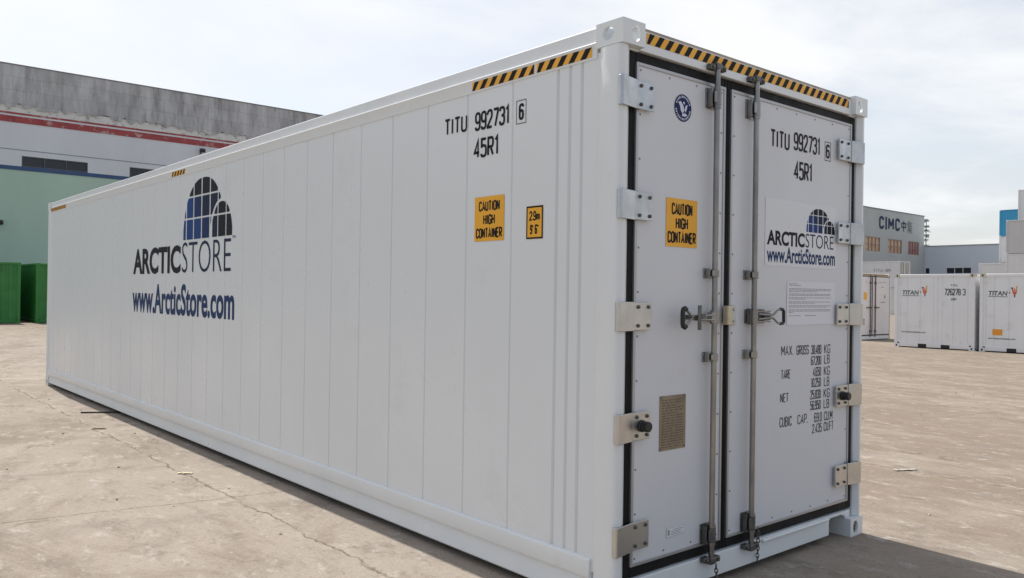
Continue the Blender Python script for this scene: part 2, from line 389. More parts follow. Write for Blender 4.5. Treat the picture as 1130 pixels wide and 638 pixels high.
    ad = N(t, 'ShaderNodeVectorMath', operation='ADD'); nn = N(t, 'ShaderNodeTexNoise'); nn.inputs['Scale'].default_value = 1.3; nn.inputs['Detail'].default_value = 6
    t.links.new(P, nn.inputs['Vector']); t.links.new(P, ad.inputs[0]); t.links.new(nn.outputs['Color'], ad.inputs[1]); t.links.new(ad.outputs[0], v.inputs['Vector'])
    crk = mth('MULTIPLY', mr(v.outputs['Distance'], .001, .007, 1, 0), mr(noise(.6, 3), .52, .6))
    dark = mth('MAXIMUM', j, mth('MULTIPLY', crk, .8))
    c = mixc(mth('MULTIPLY', spall, .45), c, (.38,.33,.275))
    c = mixc(mth('MULTIPLY', dark, .68), c, (.085,.062,.045))
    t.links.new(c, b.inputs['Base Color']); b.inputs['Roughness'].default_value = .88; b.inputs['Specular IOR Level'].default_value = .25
    h = mth('ADD', mth('MULTIPLY', noise(14, 8, .7), .012), mth('MULTIPLY', noise(1.2, 4), .02))
    h = mth('SUBTRACT', h, mth('MULTIPLY', dark, .012))
    bp = N(t, 'ShaderNodeBump'); bp.inputs['Distance'].default_value = .9; bp.inputs['Strength'].default_value = .55
    t.links.new(h, bp.inputs['Height']); t.links.new(bp.outputs[0], b.inputs['Normal'])
    return m
g = MB(); g.poly([(-900,-900,0),(1400,-900,0),(1400,1400,0),(-900,1400,0)])
go = g.build('ground', ground_material()); go['kind'] = 'structure'

# ------------------------------------------------------------------ the warehouse on the left
def banded(name, col, worn, lo, sc=1.2, rough=.8, stretch=(1,1,1), vary=.12):
    return mat(name, col, rough, vary=vary, vscale=.5, stretch=stretch, dirt=(worn, .85, sc, lo))
def parapet_material():
    m = mat('weathered parapet', (.52,.52,.53), .9, vary=.35, vscale=1.6, stretch=(1.3,1,.30), bump=.03, bscale=2.5, dirt=((.24,.24,.242), .75, 1.1, .50))
    t = m.node_tree; b = t.nodes['Principled BSDF']                    # block courses, each block weathered differently
    br = N(t, 'ShaderNodeTexBrick'); br.inputs['Color1'].default_value = (1,1,1,1); br.inputs['Color2'].default_value = (.78,.78,.78,1); br.inputs['Mortar'].default_value = (.62,.62,.62,1)
    br.inputs['Scale'].default_value = 1; br.inputs['Brick Width'].default_value = 1.25; br.inputs['Row Height'].default_value = .68; br.inputs['Mortar Size'].default_value = .02; br.inputs['Bias'].default_value = -.2
    tc = N(t, 'ShaderNodeTexCoord'); sx = N(t, 'ShaderNodeSeparateXYZ'); cx = N(t, 'ShaderNodeCombineXYZ'); t.links.new(tc.outputs['Object'], sx.inputs[0]); t.links.new(sx.outputs[0], cx.inputs[0]); t.links.new(sx.outputs[2], cx.inputs[1]); t.links.new(cx.outputs[0], br.inputs['Vector'])
    x = N(t, 'ShaderNodeMix', data_type='RGBA', blend_type='MULTIPLY'); x.inputs[0].default_value = .5; old = b.inputs['Base Color'].links[0].from_socket
    t.links.new(old, x.inputs[6]); t.links.new(br.outputs['Color'], x.inputs[7]); t.links.new(x.outputs[2], b.inputs['Base Color'])
    return m
MPARA = parapet_material()
MWALLW = mat('off white wall paint', (.68,.70,.74), .8, vary=.07, vscale=.4, stretch=(1,1,.3), dirt=((.52,.53,.55), .5, .8, .56))
MPEEL = mat('peeling white paint', (.70,.69,.67), .85, vary=.1, vscale=2, dirt=((.24,.235,.23), .9, 2.2, .50))
MRED = mat('worn red band paint', (.36,.07,.075), .75, vary=.2, vscale=1.5, dirt=((.55,.45,.43), .85, 2.4, .53))
MBLUEB = mat('blue band paint', (.05,.10,.22), .7, vary=.12, vscale=1)
MGREENW = mat('pale green wall paint', (.46,.61,.51), .75, vary=.08, vscale=.35, stretch=(1,1,.3), dirt=((.40,.53,.46), .5, .5, .55))
WH = thing('warehouse', 'long warehouse with stained grey parapet, red bands, white upper wall and pale green lower wall', 'warehouse', (0,0,0))
X0, X1, YB = -60.0, 36.0, 46.0
m = MB(); m.box(X0, X1, YB, YB+.3, 0, 7.5); m.build('lower_wall', MGREENW, WH)
wins = [5.47-5.23*k for k in range(12, 0, -1)] + [5.47+5.23*k for k in range(6)]
wins = [x for x in wins if x > X0+1 and x+3.11 < X1]
m = MB(); m.box(X0, X1, YB, YB+.3, 8.25, 10.84)
prev = X0
for x in wins:
    m.box(prev, x, YB, YB+.3, 7.70, 8.25); prev = x+3.11
m.box(prev, X1, YB, YB+.3, 7.70, 8.25)
m.build('upper_wall', MWALLW, WH)
m = MB(); m.box(X0, X1, YB-.03, YB+.3, 7.5, 7.70); m.build('blue_band', MBLUEB, WH)
# peeling edge and bands
def ragged(x0, x1, lo, hi, step, amp, top):
    P = []; x = x0
    while x < x1: P.append((x, lo + random.uniform(-amp, amp) + (random.random() < .12)*random.uniform(-.3, 0))); x += step*random.uniform(.5, 1.5)
    P.append((x1, lo)); return P + [(x1, top), (x0, top)]
m = MB(); m.prism(ragged(X0, X1, 10.80, 0, .22, .15, 12.85), 'y', YB-.06, YB+.35); m.build('parapet', MPARA, WH)
m = MB(); m.box(X0, X1, YB-.012, YB, 10.44, 10.86); m.build('peeling_strip', MPEEL, WH)
m = MB(); m.box(X0, X1, YB-.02, YB, 10.345, 10.435); m.box(X0, X1, YB-.025, YB, 9.925, 10.246); m.build('red_band', MRED, WH)
m = MB(); m.box(X0, X1, YB-.015, YB, 8.53, 8.56); m.build('wall_joint', mat('dark panel joint', (.2,.2,.22), .8), WH)  # panel joint drawn as a thin dark strip standing proud of the wall
m = MB(); m.box(X0, X1, YB-.09, YB+.4, 12.85, 12.90); m.build('coping', mat('coping concrete', (.25,.24,.235), .9, vary=.2, vscale=1), WH)
m = MB(); m.box(X0, X0+.3, YB+.3, YB+30, 0, 12.8); m.box(X1-.3, X1, YB+.35, YB+30, 0, 12.8); m.box(X0+.3, X1-.3, YB+.4, YB+30, 12.3, 12.5); m.box(X0, X1, YB+30, YB+30.3, 0, 12.8); m.build('rear_walls', MWALLW, WH)
MWIN = mat('strip window frame', (.10,.10,.11), .5)
for x in wins:
    m = MB(); m.box(x, x+3.11, YB+.02, YB+.08, 7.70, 7.75); m.box(x, x+3.11, YB+.02, YB+.08, 8.20, 8.25)
    for k in range(4): m.box(x+k*1.02, x+k*1.02+.05, YB+.02, YB+.08, 7.75, 8.20)
    wf = m.build('window', MWIN, WH)
    m = MB(); m.box(x, x+3.11, YB+.09, YB+.10, 7.70, 8.25); m.build('pane', MGLASS, wf)
def wall_lamp(x, z, label):
    t = thing('wall_lamp', label, 'wall lamp', (x, YB, z), 0)
    m = MB(); m.box(-.05, .05, -.06, 0, -.12, .12); m.tube([(0,-.06,0),(0,-.25,.08),(0,-.32,.06)], .025, 8); m.build('bracket', MDARKM, t)
    m = MB(); m.prism([(-.45,.02),(-.40,.14),(-.24,.16),(-.20,-.06),(-.42,-.10)], 'x', -.14, .14); m.build('lamp_head', MRUB, t, bevel=.02)
wall_lamp(4.50, 4.72, 'small dark lamp on the pale green lower wall of the warehouse')
wall_lamp(14.6, 9.58, 'small dark lamp on the white upper wall just under the red band')

# green containers in front of it
MGRN = mat('bright green container paint', (.035,.215,.04), .5, vary=.2, vscale=1.5, dirt=((.02,.11,.03), .6, 1.2, .55))
def casting_block(m, x, y, z, s=.16):
    m.box(x, x+s, y, y+s, z, z+.12)
def corrugation(a, b, pitch, depth):
    """list of (along, depth) of a trapezoidal wave"""
    n = max(1, round((b-a)/pitch)); p = (b-a)/n; o = []
    for k in range(n):
        s = a+k*p; o += [(s, 0), (s+p*.3, 0), (s+p*.5, depth), (s+p*.8, depth)]
    return o + [(b, 0)]
def wave_panel(m, axis, fixed, a, b, z0, z1, pitch, depth, sign, mi=0):
    pr = corrugation(a, b, pitch, depth)
    for (s, d), (s2, d2) in zip(pr, pr[1:]):
        if axis == 'x': m.poly([(s, fixed+sign*d, z0), (s2, fixed+sign*d2, z0), (s2, fixed+sign*d2, z1), (s, fixed+sign*d, z1)], mi)
        else: m.poly([(fixed+sign*d, s, z0), (fixed+sign*d2, s2, z0), (fixed+sign*d2, s2, z1), (fixed+sign*d, s, z1)], mi)
def freight_box(name, label, cat, loc, W_, L_, H_, mp, mf, group=None, pitch=.28, depth=.036, mcast=None, smooth_sides=False):
    """corrugated box: W along x, L along y; origin at its -x -y bottom corner"""
    t = thing(name, label, cat, loc, 0, group)
    f = MB(); c = .12
    for x in (0, W_-c):
        for y in (0, L_-c): f.box(x, x+c, y, y+c, .118, H_-.118)
    for z0, z1 in ((.02, .15), (H_-.11, H_-.012)):
        for x in (.004, W_-.064): f.box(x, x+.06, .162, L_-.162, z0, z1)
        for y in (.004, L_-.064): f.box(.162, W_-.162, y, y+.06, z0, z1)
    f.build('frame', mf, t, bevel=.008)
    m = MB(); e = .03
    if smooth_sides: pitch, depth = .41, .008
    wave_panel(m, 'x', e, c, W_-c, .15, H_-.11, pitch, depth, 1); wave_panel(m, 'x', L_-e, c, W_-c, .15, H_-.11, pitch, depth, -1)
    wave_panel(m, 'y', e, c, L_-c, .15, H_-.11, pitch, depth, 1); wave_panel(m, 'y', W_-e, c, L_-c, .15, H_-.11, pitch, depth, -1)
    m.build('wall_panels', mp, t, smooth=False)
    m = MB(); m.box(.064, W_-.064, .064, L_-.064, H_-.05, H_-.02); m.build('roof', mp, t)
    m = MB(); m.box(.07, W_-.07, .07, L_-.07, .03, .12); m.build('floor', MUNDER, t)
    for x in (0, W_-.162):
        for y in (0, L_-.162):
            for z in (0, H_-.118):
                m = MB(); m.box(x, x+.162, y, y+.162, z, z+.118)
                m.build('corner_casting', mcast or mf, t, bevel=.01)
    return t
gA = freight_box('green_container', 'bright green corrugated container at the left edge of the yard', 'container', (1.50, 36.9, 0), 2.438, 6.06, 2.55, MGRN, MGRN, 'green containers by the warehouse')
gB = copy_tree(gA); gB.location = (4.50, 36.9, 0); gB['label'] = 'bright green container half hidden behind the far end of the white container'

# ------------------------------------------------------------------ the big white refrigerated container
L, W, H = 12.192, 2.438, 2.896
RC = thing('refrigerated_container', 'long white refrigerated container with closed rear doors, the largest thing in the yard', 'container', (0,0,0))
# corner castings: hollow shells with oval holes
def plate_hole(m, F, w_, h_, cx_, cy_, rx, ry, th, mi=0):
    K = 40; ang = [2*math.pi*i/K for i in range(K)]
    inn = [(cx_+rx*math.cos(a), cy_+ry*math.sin(a)) for a in ang]; outp = []
    for a in ang:
        dx, dy = math.cos(a), math.sin(a); tt = 1e9
        if dx > 1e-9: tt = min(tt, (w_-cx_)/dx)
        if dx < -1e-9: tt = min(tt, -cx_/dx)
        if dy > 1e-9: tt = min(tt, (h_-cy_)/dy)
        if dy < -1e-9: tt = min(tt, -cy_/dy)
        outp.append([cx_+dx*tt, cy_+dy*tt])
    for c in ((0,0),(w_,0),(w_,h_),(0,h_)):
        i = min(range(K), key=lambda k: (outp[k][0]-c[0])**2+(outp[k][1]-c[1])**2); outp[i] = list(c)
    for i in range(K):
        j = (i+1) % K
        m.poly([F(*outp[i],0), F(*outp[j],0), F(*inn[j],0), F(*inn[i],0)], mi)
        m.poly([F(*outp[i],-th), F(*outp[j],-th), F(*inn[j],-th), F(*inn[i],-th)], mi)
        m.poly([F(*inn[i],0), F(*inn[j],0), F(*inn[j],-th), F(*inn[i],-th)], mi)
def casting(x, y, z, sx, sy, sz):
    """(x,y,z) outer corner; sx,sy,sz = +-1 directions into the container"""
    a, b, c, th = .162, .178, .118, .014; m = MB()
    F = frame((x, y, z), (sx,0,0), (0,0,sz), (0,-sy,0)); plate_hole(m, F, a, c, .095, .058, .031, .042, th)      # end face
    F = frame((x, y, z), (0,sy,0), (0,0,sz), (-sx,0,0)); plate_hole(m, F, b, c, .100, .058, .038, .034, th)     # side face
    F = frame((x, y, z), (sx,0,0), (0,sy,0), (0,0,-sz)); plate_hole(m, F, a, b, .088, .098, .050, .068, th)     # top or bottom face
    X = lambda t: x+sx*t
    def bx(x0,x1,y0,y1,z0,z1):
        xs = sorted((x+sx*x0, x+sx*x1)); ys = sorted((y+sy*y0, y+sy*y1)); zs = sorted((z+sz*z0, z+sz*z1)); m.box(*xs, *ys, *zs)
    bx(.0005, a, .0005, b, c-th, c); bx(a-th, a, .0005, b, .0005, c-th); bx(.0005, a-th, b-th, b, .0005, c-th)
    m.build('corner_casting', MWF, RC, smooth=False)
for x, sx in ((0, 1), (W, -1)):
    for y, sy in ((0, 1), (L, -1)):
        for z, sz in ((0, 1), (H, -1)): casting(x, y, z, sx, sy, sz)
# posts
PF = .040                                            # rear frame face
def post_profile(mx, my):
    e = .068 if mx else .092                          # the right post is the narrower one
    P = [(.000,.140),(.000,.040)] + [(.024-.024*math.cos(a), .036-.024*math.sin(a)) for a in (R(18),R(36),R(54),R(72),R(90))] + [(e*.5,.012),(e-.006,.036),(e,.042),(e,.20),(.035,.20),(.035,.175),(.015,.162)]
    return [(W-px if mx else px, L-py if my else py) for px, py in P]
for mx in (0, 1):
    for my in (0, 1):
        m = MB(); m.prism(post_profile(mx, my), 'z', .1185, H-.1185); m.build('corner_post', MWF, RC, bevel=.003)
# side walls with seams
def side_wall(mx):
    xs = lambda d: W-d if mx else d
    seams = [.285, .370, .460]; y = .82
    while y < L-.5: seams.append(y); y += .4085
    seams += [L-.46, L-.37]
    pr = [(.15, 0)]
    for s in seams:
        wd = .008 if s > .5 else .012; dp = .0065 if s > .5 else .012
        pr += [(s-wd, 0), (s-.003, dp), (s+.003, dp), (s+wd, 0)]
    pr.append((L-.15, 0)); m = MB()
    for (a, d), (b, e) in zip(pr, pr[1:]):
        m.poly([(xs(.016+d), a, .20), (xs(.016+e), b, .20), (xs(.016+e), b, 2.76), (xs(.016+d), a, 2.76)])
    m.poly([(xs(.04), .15, .2), (xs(.04), L-.15, .2), (xs(.04), L-.15, 2.76), (xs(.04), .15, 2.76)])
    m.build('side_panel', MW, RC, smooth=False)
for mx in (0, 1):
    side_wall(mx); X = (lambda d: W-d) if mx else (lambda d: d)
    arc = lambda cx_, cz_, r, a0, a1, n=5: [(cx_-r*math.cos(R(a0+(a1-a0)*i/n)), cz_+r*math.sin(R(a0+(a1-a0)*i/n))) for i in range(n+1)]
    prof = [(.06,2.735),(.011,2.735),(.010,2.740),(.010,2.798)] + arc(.011, 2.808, .007, 0, 85) + [(.018,2.817),(.019,2.884)] + arc(.027, 2.885, .008, 0, 90) + [(.30,2.893),(.30,2.86),(.06,2.86)]
    m = MB(); m.prism([(X(a), b) for a, b in prof], 'y', .1785, L-.1785); m.build('top_rail', MWF, RC)
    prof = [(.06,.268)] + [(.020,.268)] + arc(.012, .252, .012, 80, 0) + [(.000,.178),(.004,.168),(.028,.162),(.010,.052),(.020,.042),(.10,.042),(.10,.055),(.06,.06)]
    m = MB(); m.prism([(X(a), b) for a, b in prof], 'y', .1785, L-.1785); m.build('bottom_rail', MWF, RC)
m = MB(); m.box(.30, W-.30, .16, L-.16, 2.862, 2.888); m.build('roof', MW, RC)
m = MB(); m.box(.11, W-.11, .16, L-.16, .06, .16); 
for k in range(28): m.box(.11, W-.11, .35+k*.42, .40+k*.42, .032, .06)
m.build('underframe', MUNDER, RC)
m = MB(); m.box(.093, W-.093, L-.09, L-.05, .15, 2.78); m.box(.162, W-.162, L-.12, L-.03, .03, .15); m.box(.162, W-.162, L-.12, L-.03, 2.78, 2.885)
m.build('front_wall', MW, RC, bevel=.005)
# rear header and sill
m = MB(); m.box(.1625, W-.1625, .030, .16, 2.772, 2.874); m.box(.093, .1625, .041, .16, 2.768, 2.7775); m.box(W-.1625, W-.093, .041, .16, 2.768, 2.7775)
m.build('rear_header', MWF, RC, bevel=.003)
m = MB(); m.box(.164, W-.164, .036, .16, 2.8745, 2.890); m.build('header_top_strip', mat('dull brown header strip', (.42,.36,.29), .6, vary=.2, vscale=6), RC)  # narrow brownish strip, set slightly back, along the top of the header
sp = [(.1625,.168),(.1625,.128),(.215,.128),(.235,.12),(.235,.045),(2.055,.045),(2.055,.135),(2.07,.150),(2.215,.150),(2.225,.145),(2.276,.13),(2.276,.168)]
m = MB(); m.prism(sp, 'y', .030, .15); m.box(.093, .1625, .042, .15, .1185, .165); m.box(W-.1625, W-.093, .042, .15, .1185, .165); m.build('rear_sill', MWF, RC, bevel=.004)
m = MB(); m.prism([(.030,.142),(.014,.148),(.012,.158),(.020,.164),(.030,.166)], 'x', 1.28, 2.02); m.build('step_bar', MWF, RC, bevel=.003)
# big lettering on the side (children of the container)
FS = frame((0, 0, 0), (0,-1,0), (0,0,1), (-1,0,0)); SL = -.0135      # panel face lies 16 mm in
def sd_u(y): return -y
m = MB(); put_stroke(m, FS, 'TITU', -1.458, -1.232, 2.520, 2.622, .0145, lift=SL); m.build('owner_code', MBLK, RC, smooth=False); m = MB(); put_stroke(m, FS, '992731', -1.157, -.846, 2.508, 2.618, .0150, lift=SL); m.build('container_number', MBLK, RC, smooth=False); m = MB()
put_stroke(m, FS, '6', -.768, -.726, 2.515, 2.606, .0145, lift=SL); box_outline(m, FS, -.787, -.709, 2.497, 2.623, .0035, lift=SL)
m.build('check_digit', MBLK, RC, smooth=False)
m = MB(); put_stroke(m, FS, '45R1', -1.165, -.936, 2.348, 2.462, .0155, lift=SL); m.build('size_code', MBLK, RC, smooth=False)
m = MB(); quad(m, FS, -1.146, -.880, 1.864, 2.120, 0, SL)
for s, a, b, c, d in (('CAUTION', -1.108, -.918, 2.035, 2.095), ('HIGH', -1.066, -.960, 1.957, 2.017), ('CONTAINER', -1.132, -.894, 1.880, 1.940)):
    put_stroke(m, FS, s, a, b, c, d, .0105, 1, SL+.0004, gap=.26)
m.build('caution_sticker', [MYEL, MBLK], RC, smooth=False)
m = MB(); quad(m, FS, -.692, -.560, 1.860, 2.037, 0, SL); box_outline(m, FS, -.687, -.565, 1.865, 2.032, .009, 1, SL+.0004)
put_stroke(m, FS, '2.9m', -.668, -.584, 1.958, 2.010, .0085, 1, SL+.0004); put_stroke(m, FS, "9' 6\"", -.662, -.592, 1.885, 1.938, .0085, 1, SL+.0004)
m.build('height_sticker', [MYEL, MBLK], RC, smooth=False)
for a, b in ((-1.181, -.640), (-.620, -.213), (-6.38, -5.985), (-12.01, -11.50), (-11.49, -11.06)):
    m = MB(); hazard(m, FS, a, b, 2.746, 2.796, .085, -.0085); m.build('hazard_strip', [MYEL, MBLK], RC, smooth=False)
m = MB(); igloo(m, FS, -6.02, -4.735, 2.062, 2.660, SL); m.build('igloo_mark', MLOGO, RC, smooth=False)
m = MB(); put_font(m, FS, 'ARCTIC', -7.70, -6.085, 1.722, 2.018, 0, .034, lift=SL); put_font(m, FS, 'STORE', -6.045, -4.760, 1.728, 2.038, 1, -.012, lift=SL)
put_font(m, FS, 'TM', -4.735, -4.660, 2.03, 2.055, 1, 0, lift=SL)
m.build('brand_lettering', [MLOGO[3], MNAVYD], RC, smooth=False)
m = MB(); put_font(m, FS, 'www.ArcticStore.com', -7.71, -4.665, 1.283, 1.612, 0, .024, lift=SL); m.build('web_address', MNAVY, RC, smooth=False)

# ---- doors
D = .045
FD = frame((0, D, 0), (1,0,0), (0,0,1), (0,-1,0))
def rivets(m, x0, x1, z0, z1, step=.21):
    def rv(x, z): m.cyl((x, D+.001, z), (x, D-.0028, z), .0052, 8, 1)
    n = int((z1-z0)/step)
    for i in range(n+1):
        for x in (x0, x1): rv(x, z0+(z1-z0)*i/n)
    n = max(1, int((x1-x0)/step))
    for i in range(1, n):
        for z in (z0, z1): rv(x0+(x1-x0)*i/n, z)
def door(x0, x1, z0, z1, gl, gr):
    """panel between x0..x1; gasket strips of widths gl, gr at its sides"""
    m = MB(); m.box(x0, x1, D, D+.09, z0, z1); rivets(m, x0+.030, x1-.030, z0+.032, z1-.032); d = m.build('door', [MWD, MRIV], RC, bevel=.001)
    m = MB(); a, b, c, e = x0-gl, x1+gr, z0-.058, z1+.052
    m.box(a, x0-.003, D+.004, D+.07, c, e); m.box(x1+.003, b, D+.004, D+.07, c, e); m.box(x0-.003, x1+.003, D+.004, D+.07, c, z0-.003); m.box(x0-.003, x1+.003, D+.004, D+.07, z1+.003, e)
    m.build('gasket', MGASK, d, bevel=.006)
    m = MB(); t = .013
    m.box(x0-.004, x0+t, D-.006, D+.02, z0-.004, z1+.004); m.box(x1-t, x1+.004, D-.006, D+.02, z0-.004, z1+.004)
    m.box(x0+t, x1-t, D-.006, D+.02, z0-.004, z0+t); m.box(x0+t, x1-t, D-.006, D+.02, z1-t, z1+.004)
    m.build('edge_trim', MTRIM, d, bevel=.002)
    return d
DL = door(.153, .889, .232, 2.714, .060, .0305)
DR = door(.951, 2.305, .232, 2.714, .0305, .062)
# hinges
def sorted_prof(p, s): return p if s > 0 else p[::-1]
def hinge(parent, xk, s, z, ln, m_, knob=False):
    """xk = knuckle centre, s=+1 when the leaf runs towards +x, ln = reach of the leaf"""
    X = lambda t: xk+s*t
    def bx(m, a, b, *r):
        a, b = sorted((X(a), X(b))); m.box(a, b, *r)
    h = .071; m = MB()
    m.cyl((xk, .010, z-h), (xk, .010, z+h), .0165, 18); bx(m, -.004, .030, .012, .024, z-h+.004, z+h-.004)
    m.prism(sorted_prof([(X(.004), -.0055), (X(ln*.46), .014), (X(ln*.46), .022), (X(.004), .0035)], s), 'z', z-h, z+h)
    bx(m, ln*.45, ln, .0185, .027, z-h+.003, z+h-.003); bx(m, ln*.5, ln-.012, .027, D-.0005, z-h+.010, z+h-.010)
    Y0 = .0185
    for u in (ln*.60, ln*.90):
        for w_ in (-.046, .046):
            m.cyl((X(u), Y0, z+w_), (X(u), Y0-.006, z+w_), .0105, 6, 1); m.cyl((X(u), Y0-.006, z+w_), (X(u), Y0-.010, z+w_), .0065, 10, 1)
    m.build('hinge', [m_, MDARKM], parent, bevel=.002)
    if knob:
        m = MB(); m.cyl((X(ln*.74), Y0, z), (X(ln*.74), Y0-.014, z), .030, 20); m.cyl((X(ln*.74), Y0-.014, z), (X(ln*.74), Y0-.050, z), .026, 20); m.build('hinge_knob', MRUB, parent, bevel=.005)
for z, mm in ((2.549, MZINC), (2.005, MZINC), (1.463, MSTEEL), (.923, MSTEEL), (.385, MSTEEL)): hinge(DL, .006, 1, z, .254, mm, abs(z-.923) < .01)
for z, mm in ((2.530, MZINC), (1.990, MZINC), (1.461, MSTEEL), (.932, MSTEEL), (.413, MSTEEL)): hinge(DR, W-.047, -1, z, .282, mm, abs(z-.932) < .01)
# locking rods
def rod(parent, x):
    m = MB(); m.cyl((x, .004, .150), (x, .004, 2.800), .0155, 20); m.cyl((x, .004, .235), (x, .004, .345), .0205, 20); m.cyl((x, .004, 2.575), (x, .004, 2.688), .0205, 20)
    m.build('lock_rod', MROD, parent)
    for z, h in ((1.690, .027), (1.240, .027), (2.632, .055), (.290, .055)):
        m = MB(); m.box(x-.052, x+.046, .038, D-.0005, z-h, z+h); m.box(x-.042, x-.036, .006, .038, z-h*.9, z+h*.9); m.cyl((x, .004, z-h*.75), (x, .004, z+h*.75), .0225, 20)
        m.box(x-.042, x-.004, -.012, -.006, z-h*.55, z+h*.55); m.box(x+.022, x+.028, .006, .038, z-h*.7, z+h*.7)
        m.cyl((x-.046, .038, z+h*.6), (x-.046, .033, z+h*.6), .006, 8); m.cyl((x-.046, .038, z-h*.6), (x-.046, .033, z-h*.6), .006, 8)
        m.build('rod_bracket', MDARKM if z < 1 else MROD, parent, bevel=.003)
    for z, sg in ((2.800, 1), (.150, -1)):               # cam head in its keeper
        m = MB(); m.box(x-.024, x+.024, -.012, .020, z-.017, z+.017); m.box(x-.068, x-.022, -.004, .029, z-.010*sg-.013, z-.010*sg+.016); m.box(x+.022, x+.066, -.008, .029, z-.004*sg-.016, z-.004*sg+.014)
        m.cyl((x-.046, -.004, z-.008*sg), (x-.046, -.012, z-.008*sg), .010, 10); m.cyl((x+.046, -.008, z-.008*sg), (x+.046, -.016, z-.008*sg), .010, 10)
        m.build('cam_keeper', MDARKM, parent, bevel=.006)
XR1, XR2 = .762, 1.136
rod(DL, XR1); rod(DR, XR2)
# handles
zh = 1.455
HX = -.042                                           # the grips stand off the door
m = MB(); m.cyl((XR1, .004, zh-.036), (XR1, .004, zh+.036), .024, 18); m.box(XR1-.050, XR1-.012, -.016, .014, zh-.026, zh+.026)
m.tube([(XR1-.03,-.016,zh+.012),(.60+HX,-.024,zh+.008),(.566+HX,-.026,zh+.003)], .0065, 10); m.tube([(XR1-.03,-.016,zh-.014),(.60+HX,-.024,zh-.010),(.566+HX,-.026,zh-.003)], .0065, 10)
m.tube([(.570+HX,-.026,zh+.002),(.540+HX,-.028,zh+.026),(.505+HX,-.030,zh+.047)], .0075, 10); m.tube([(.570+HX,-.026,zh-.002),(.540+HX,-.028,zh-.026),(.505+HX,-.030,zh-.047)], .0075, 10)
m.build('door_handle', MROD, DL)
m = MB(); m.tube([(.516+HX,-.030,zh+.042),(.504+HX,-.030,zh+.049),(.493+HX,-.030,zh+.045),(.488+HX,-.030,zh+.03),(.488+HX,-.030,zh-.03),(.493+HX,-.030,zh-.045),(.504+HX,-.030,zh-.049),(.516+HX,-.030,zh-.042)], .0125, 14); m.build('handle_grip', MRUB, DL)
m = MB(); m.box(.558, .586, -.044, -.038, zh-.064, zh+.064); m.box(.563, .583, -.038, D-.0005, zh-.012, zh+.012); m.box(.582, .618, -.046, -.040, zh-.004, zh+.020); m.build('handle_retainer', MDARKM, DL, bevel=.002)
m = MB(); m.cyl((XR2, .004, zh-.036), (XR2, .004, zh+.036), .0235, 18); m.box(XR2+.010, XR2+.145, -.012, -.006, zh+.026, zh+.033); m.box(XR2+.010, XR2+.145, -.012, -.006, zh-.033, zh-.026)
m.tube([(XR2+.02,-.012,zh+.014),(1.315+HX,-.020,zh+.007),(1.34+HX,-.022,zh+.012),(1.375+HX,-.024,zh+.036),(1.405+HX,-.024,zh+.041)], .0062, 10); m.tube([(XR2+.02,-.012,zh-.014),(1.315+HX,-.020,zh-.007),(1.34+HX,-.022,zh-.012),(1.375+HX,-.024,zh-.036),(1.405+HX,-.024,zh-.041)], .0062, 10)
m.build('door_handle', MROD, DR)
m = MB(); m.tube([(1.402+HX,-.024,zh+.042),(1.430+HX,-.024,zh+.041),(1.440+HX,-.024,zh+.030),(1.442+HX,-.024,zh-.030),(1.432+HX,-.024,zh-.041),(1.402+HX,-.024,zh-.042)], .0095, 12); m.build('handle_grip', MRUB, DR)
m = MB(); m.box(XR2-.036, XR2-.024, .0, .030, zh-.045, zh+.045); m.box(XR2-.036, XR2+.16, .036, D-.0005, zh-.04, zh+.04); m.box(XR2+.03, XR2+.155, .004, .014, zh-.024, zh+.024); m.box(XR2+.06, XR2+.14, .014, .036, zh-.018, zh+.018); m.box(XR2+.085, XR2+.150, -.010, .004, zh-.020, zh+.020); m.build('handle_retainer', MDARKM, DR, bevel=.003)
# centre catch plate
m = MB(); m.prism([(.955,.040),(.955,.030),(.935,.012),(.905,-.012),(.868,-.012),(.862,.000),(.862,.020),(.870,.020),(.872,-.002),(.902,-.002),(.928,.022),(.940,.040)], 'z', 1.412, 1.516); m.build('centre_catch', mat('dull brass plating', (.55,.50,.36), .45, .8, vary=.15, vscale=14), DR, bevel=.002)
m = MB(); m.box(.953, 1.005, .034, D-.0005, 1.408, 1.518); m.cyl((.985,.034,1.495),(.985,.028,1.495), .008, 8); m.cyl((.985,.034,1.430),(.985,.028,1.430), .008, 8); m.build('catch_plate', MZINC, DR, bevel=.002)
# seal chains hanging from the lower brackets
def chain(parent, x, y, z, n):
    m = MB()
    for k in range(n):
        a = k*math.pi/2 + .35; dx, dy = math.cos(a)*.0085, math.sin(a)*.0085; zc_ = z-k*.021
        pts = []
        for i in range(12):
            t = 2*math.pi*i/12; pts.append((x+dx*math.sin(t)+.003*math.sin(k*.6), y+dy*math.sin(t), zc_+.0155*math.cos(t)))
        m.tube(pts, .0028, 6, 0, True)
    m.build('seal_chain', MDARKM, parent)
chain(DL, XR1+.002, -.026, .125, 8); chain(DR, XR2+.078, .010, .235, 9)
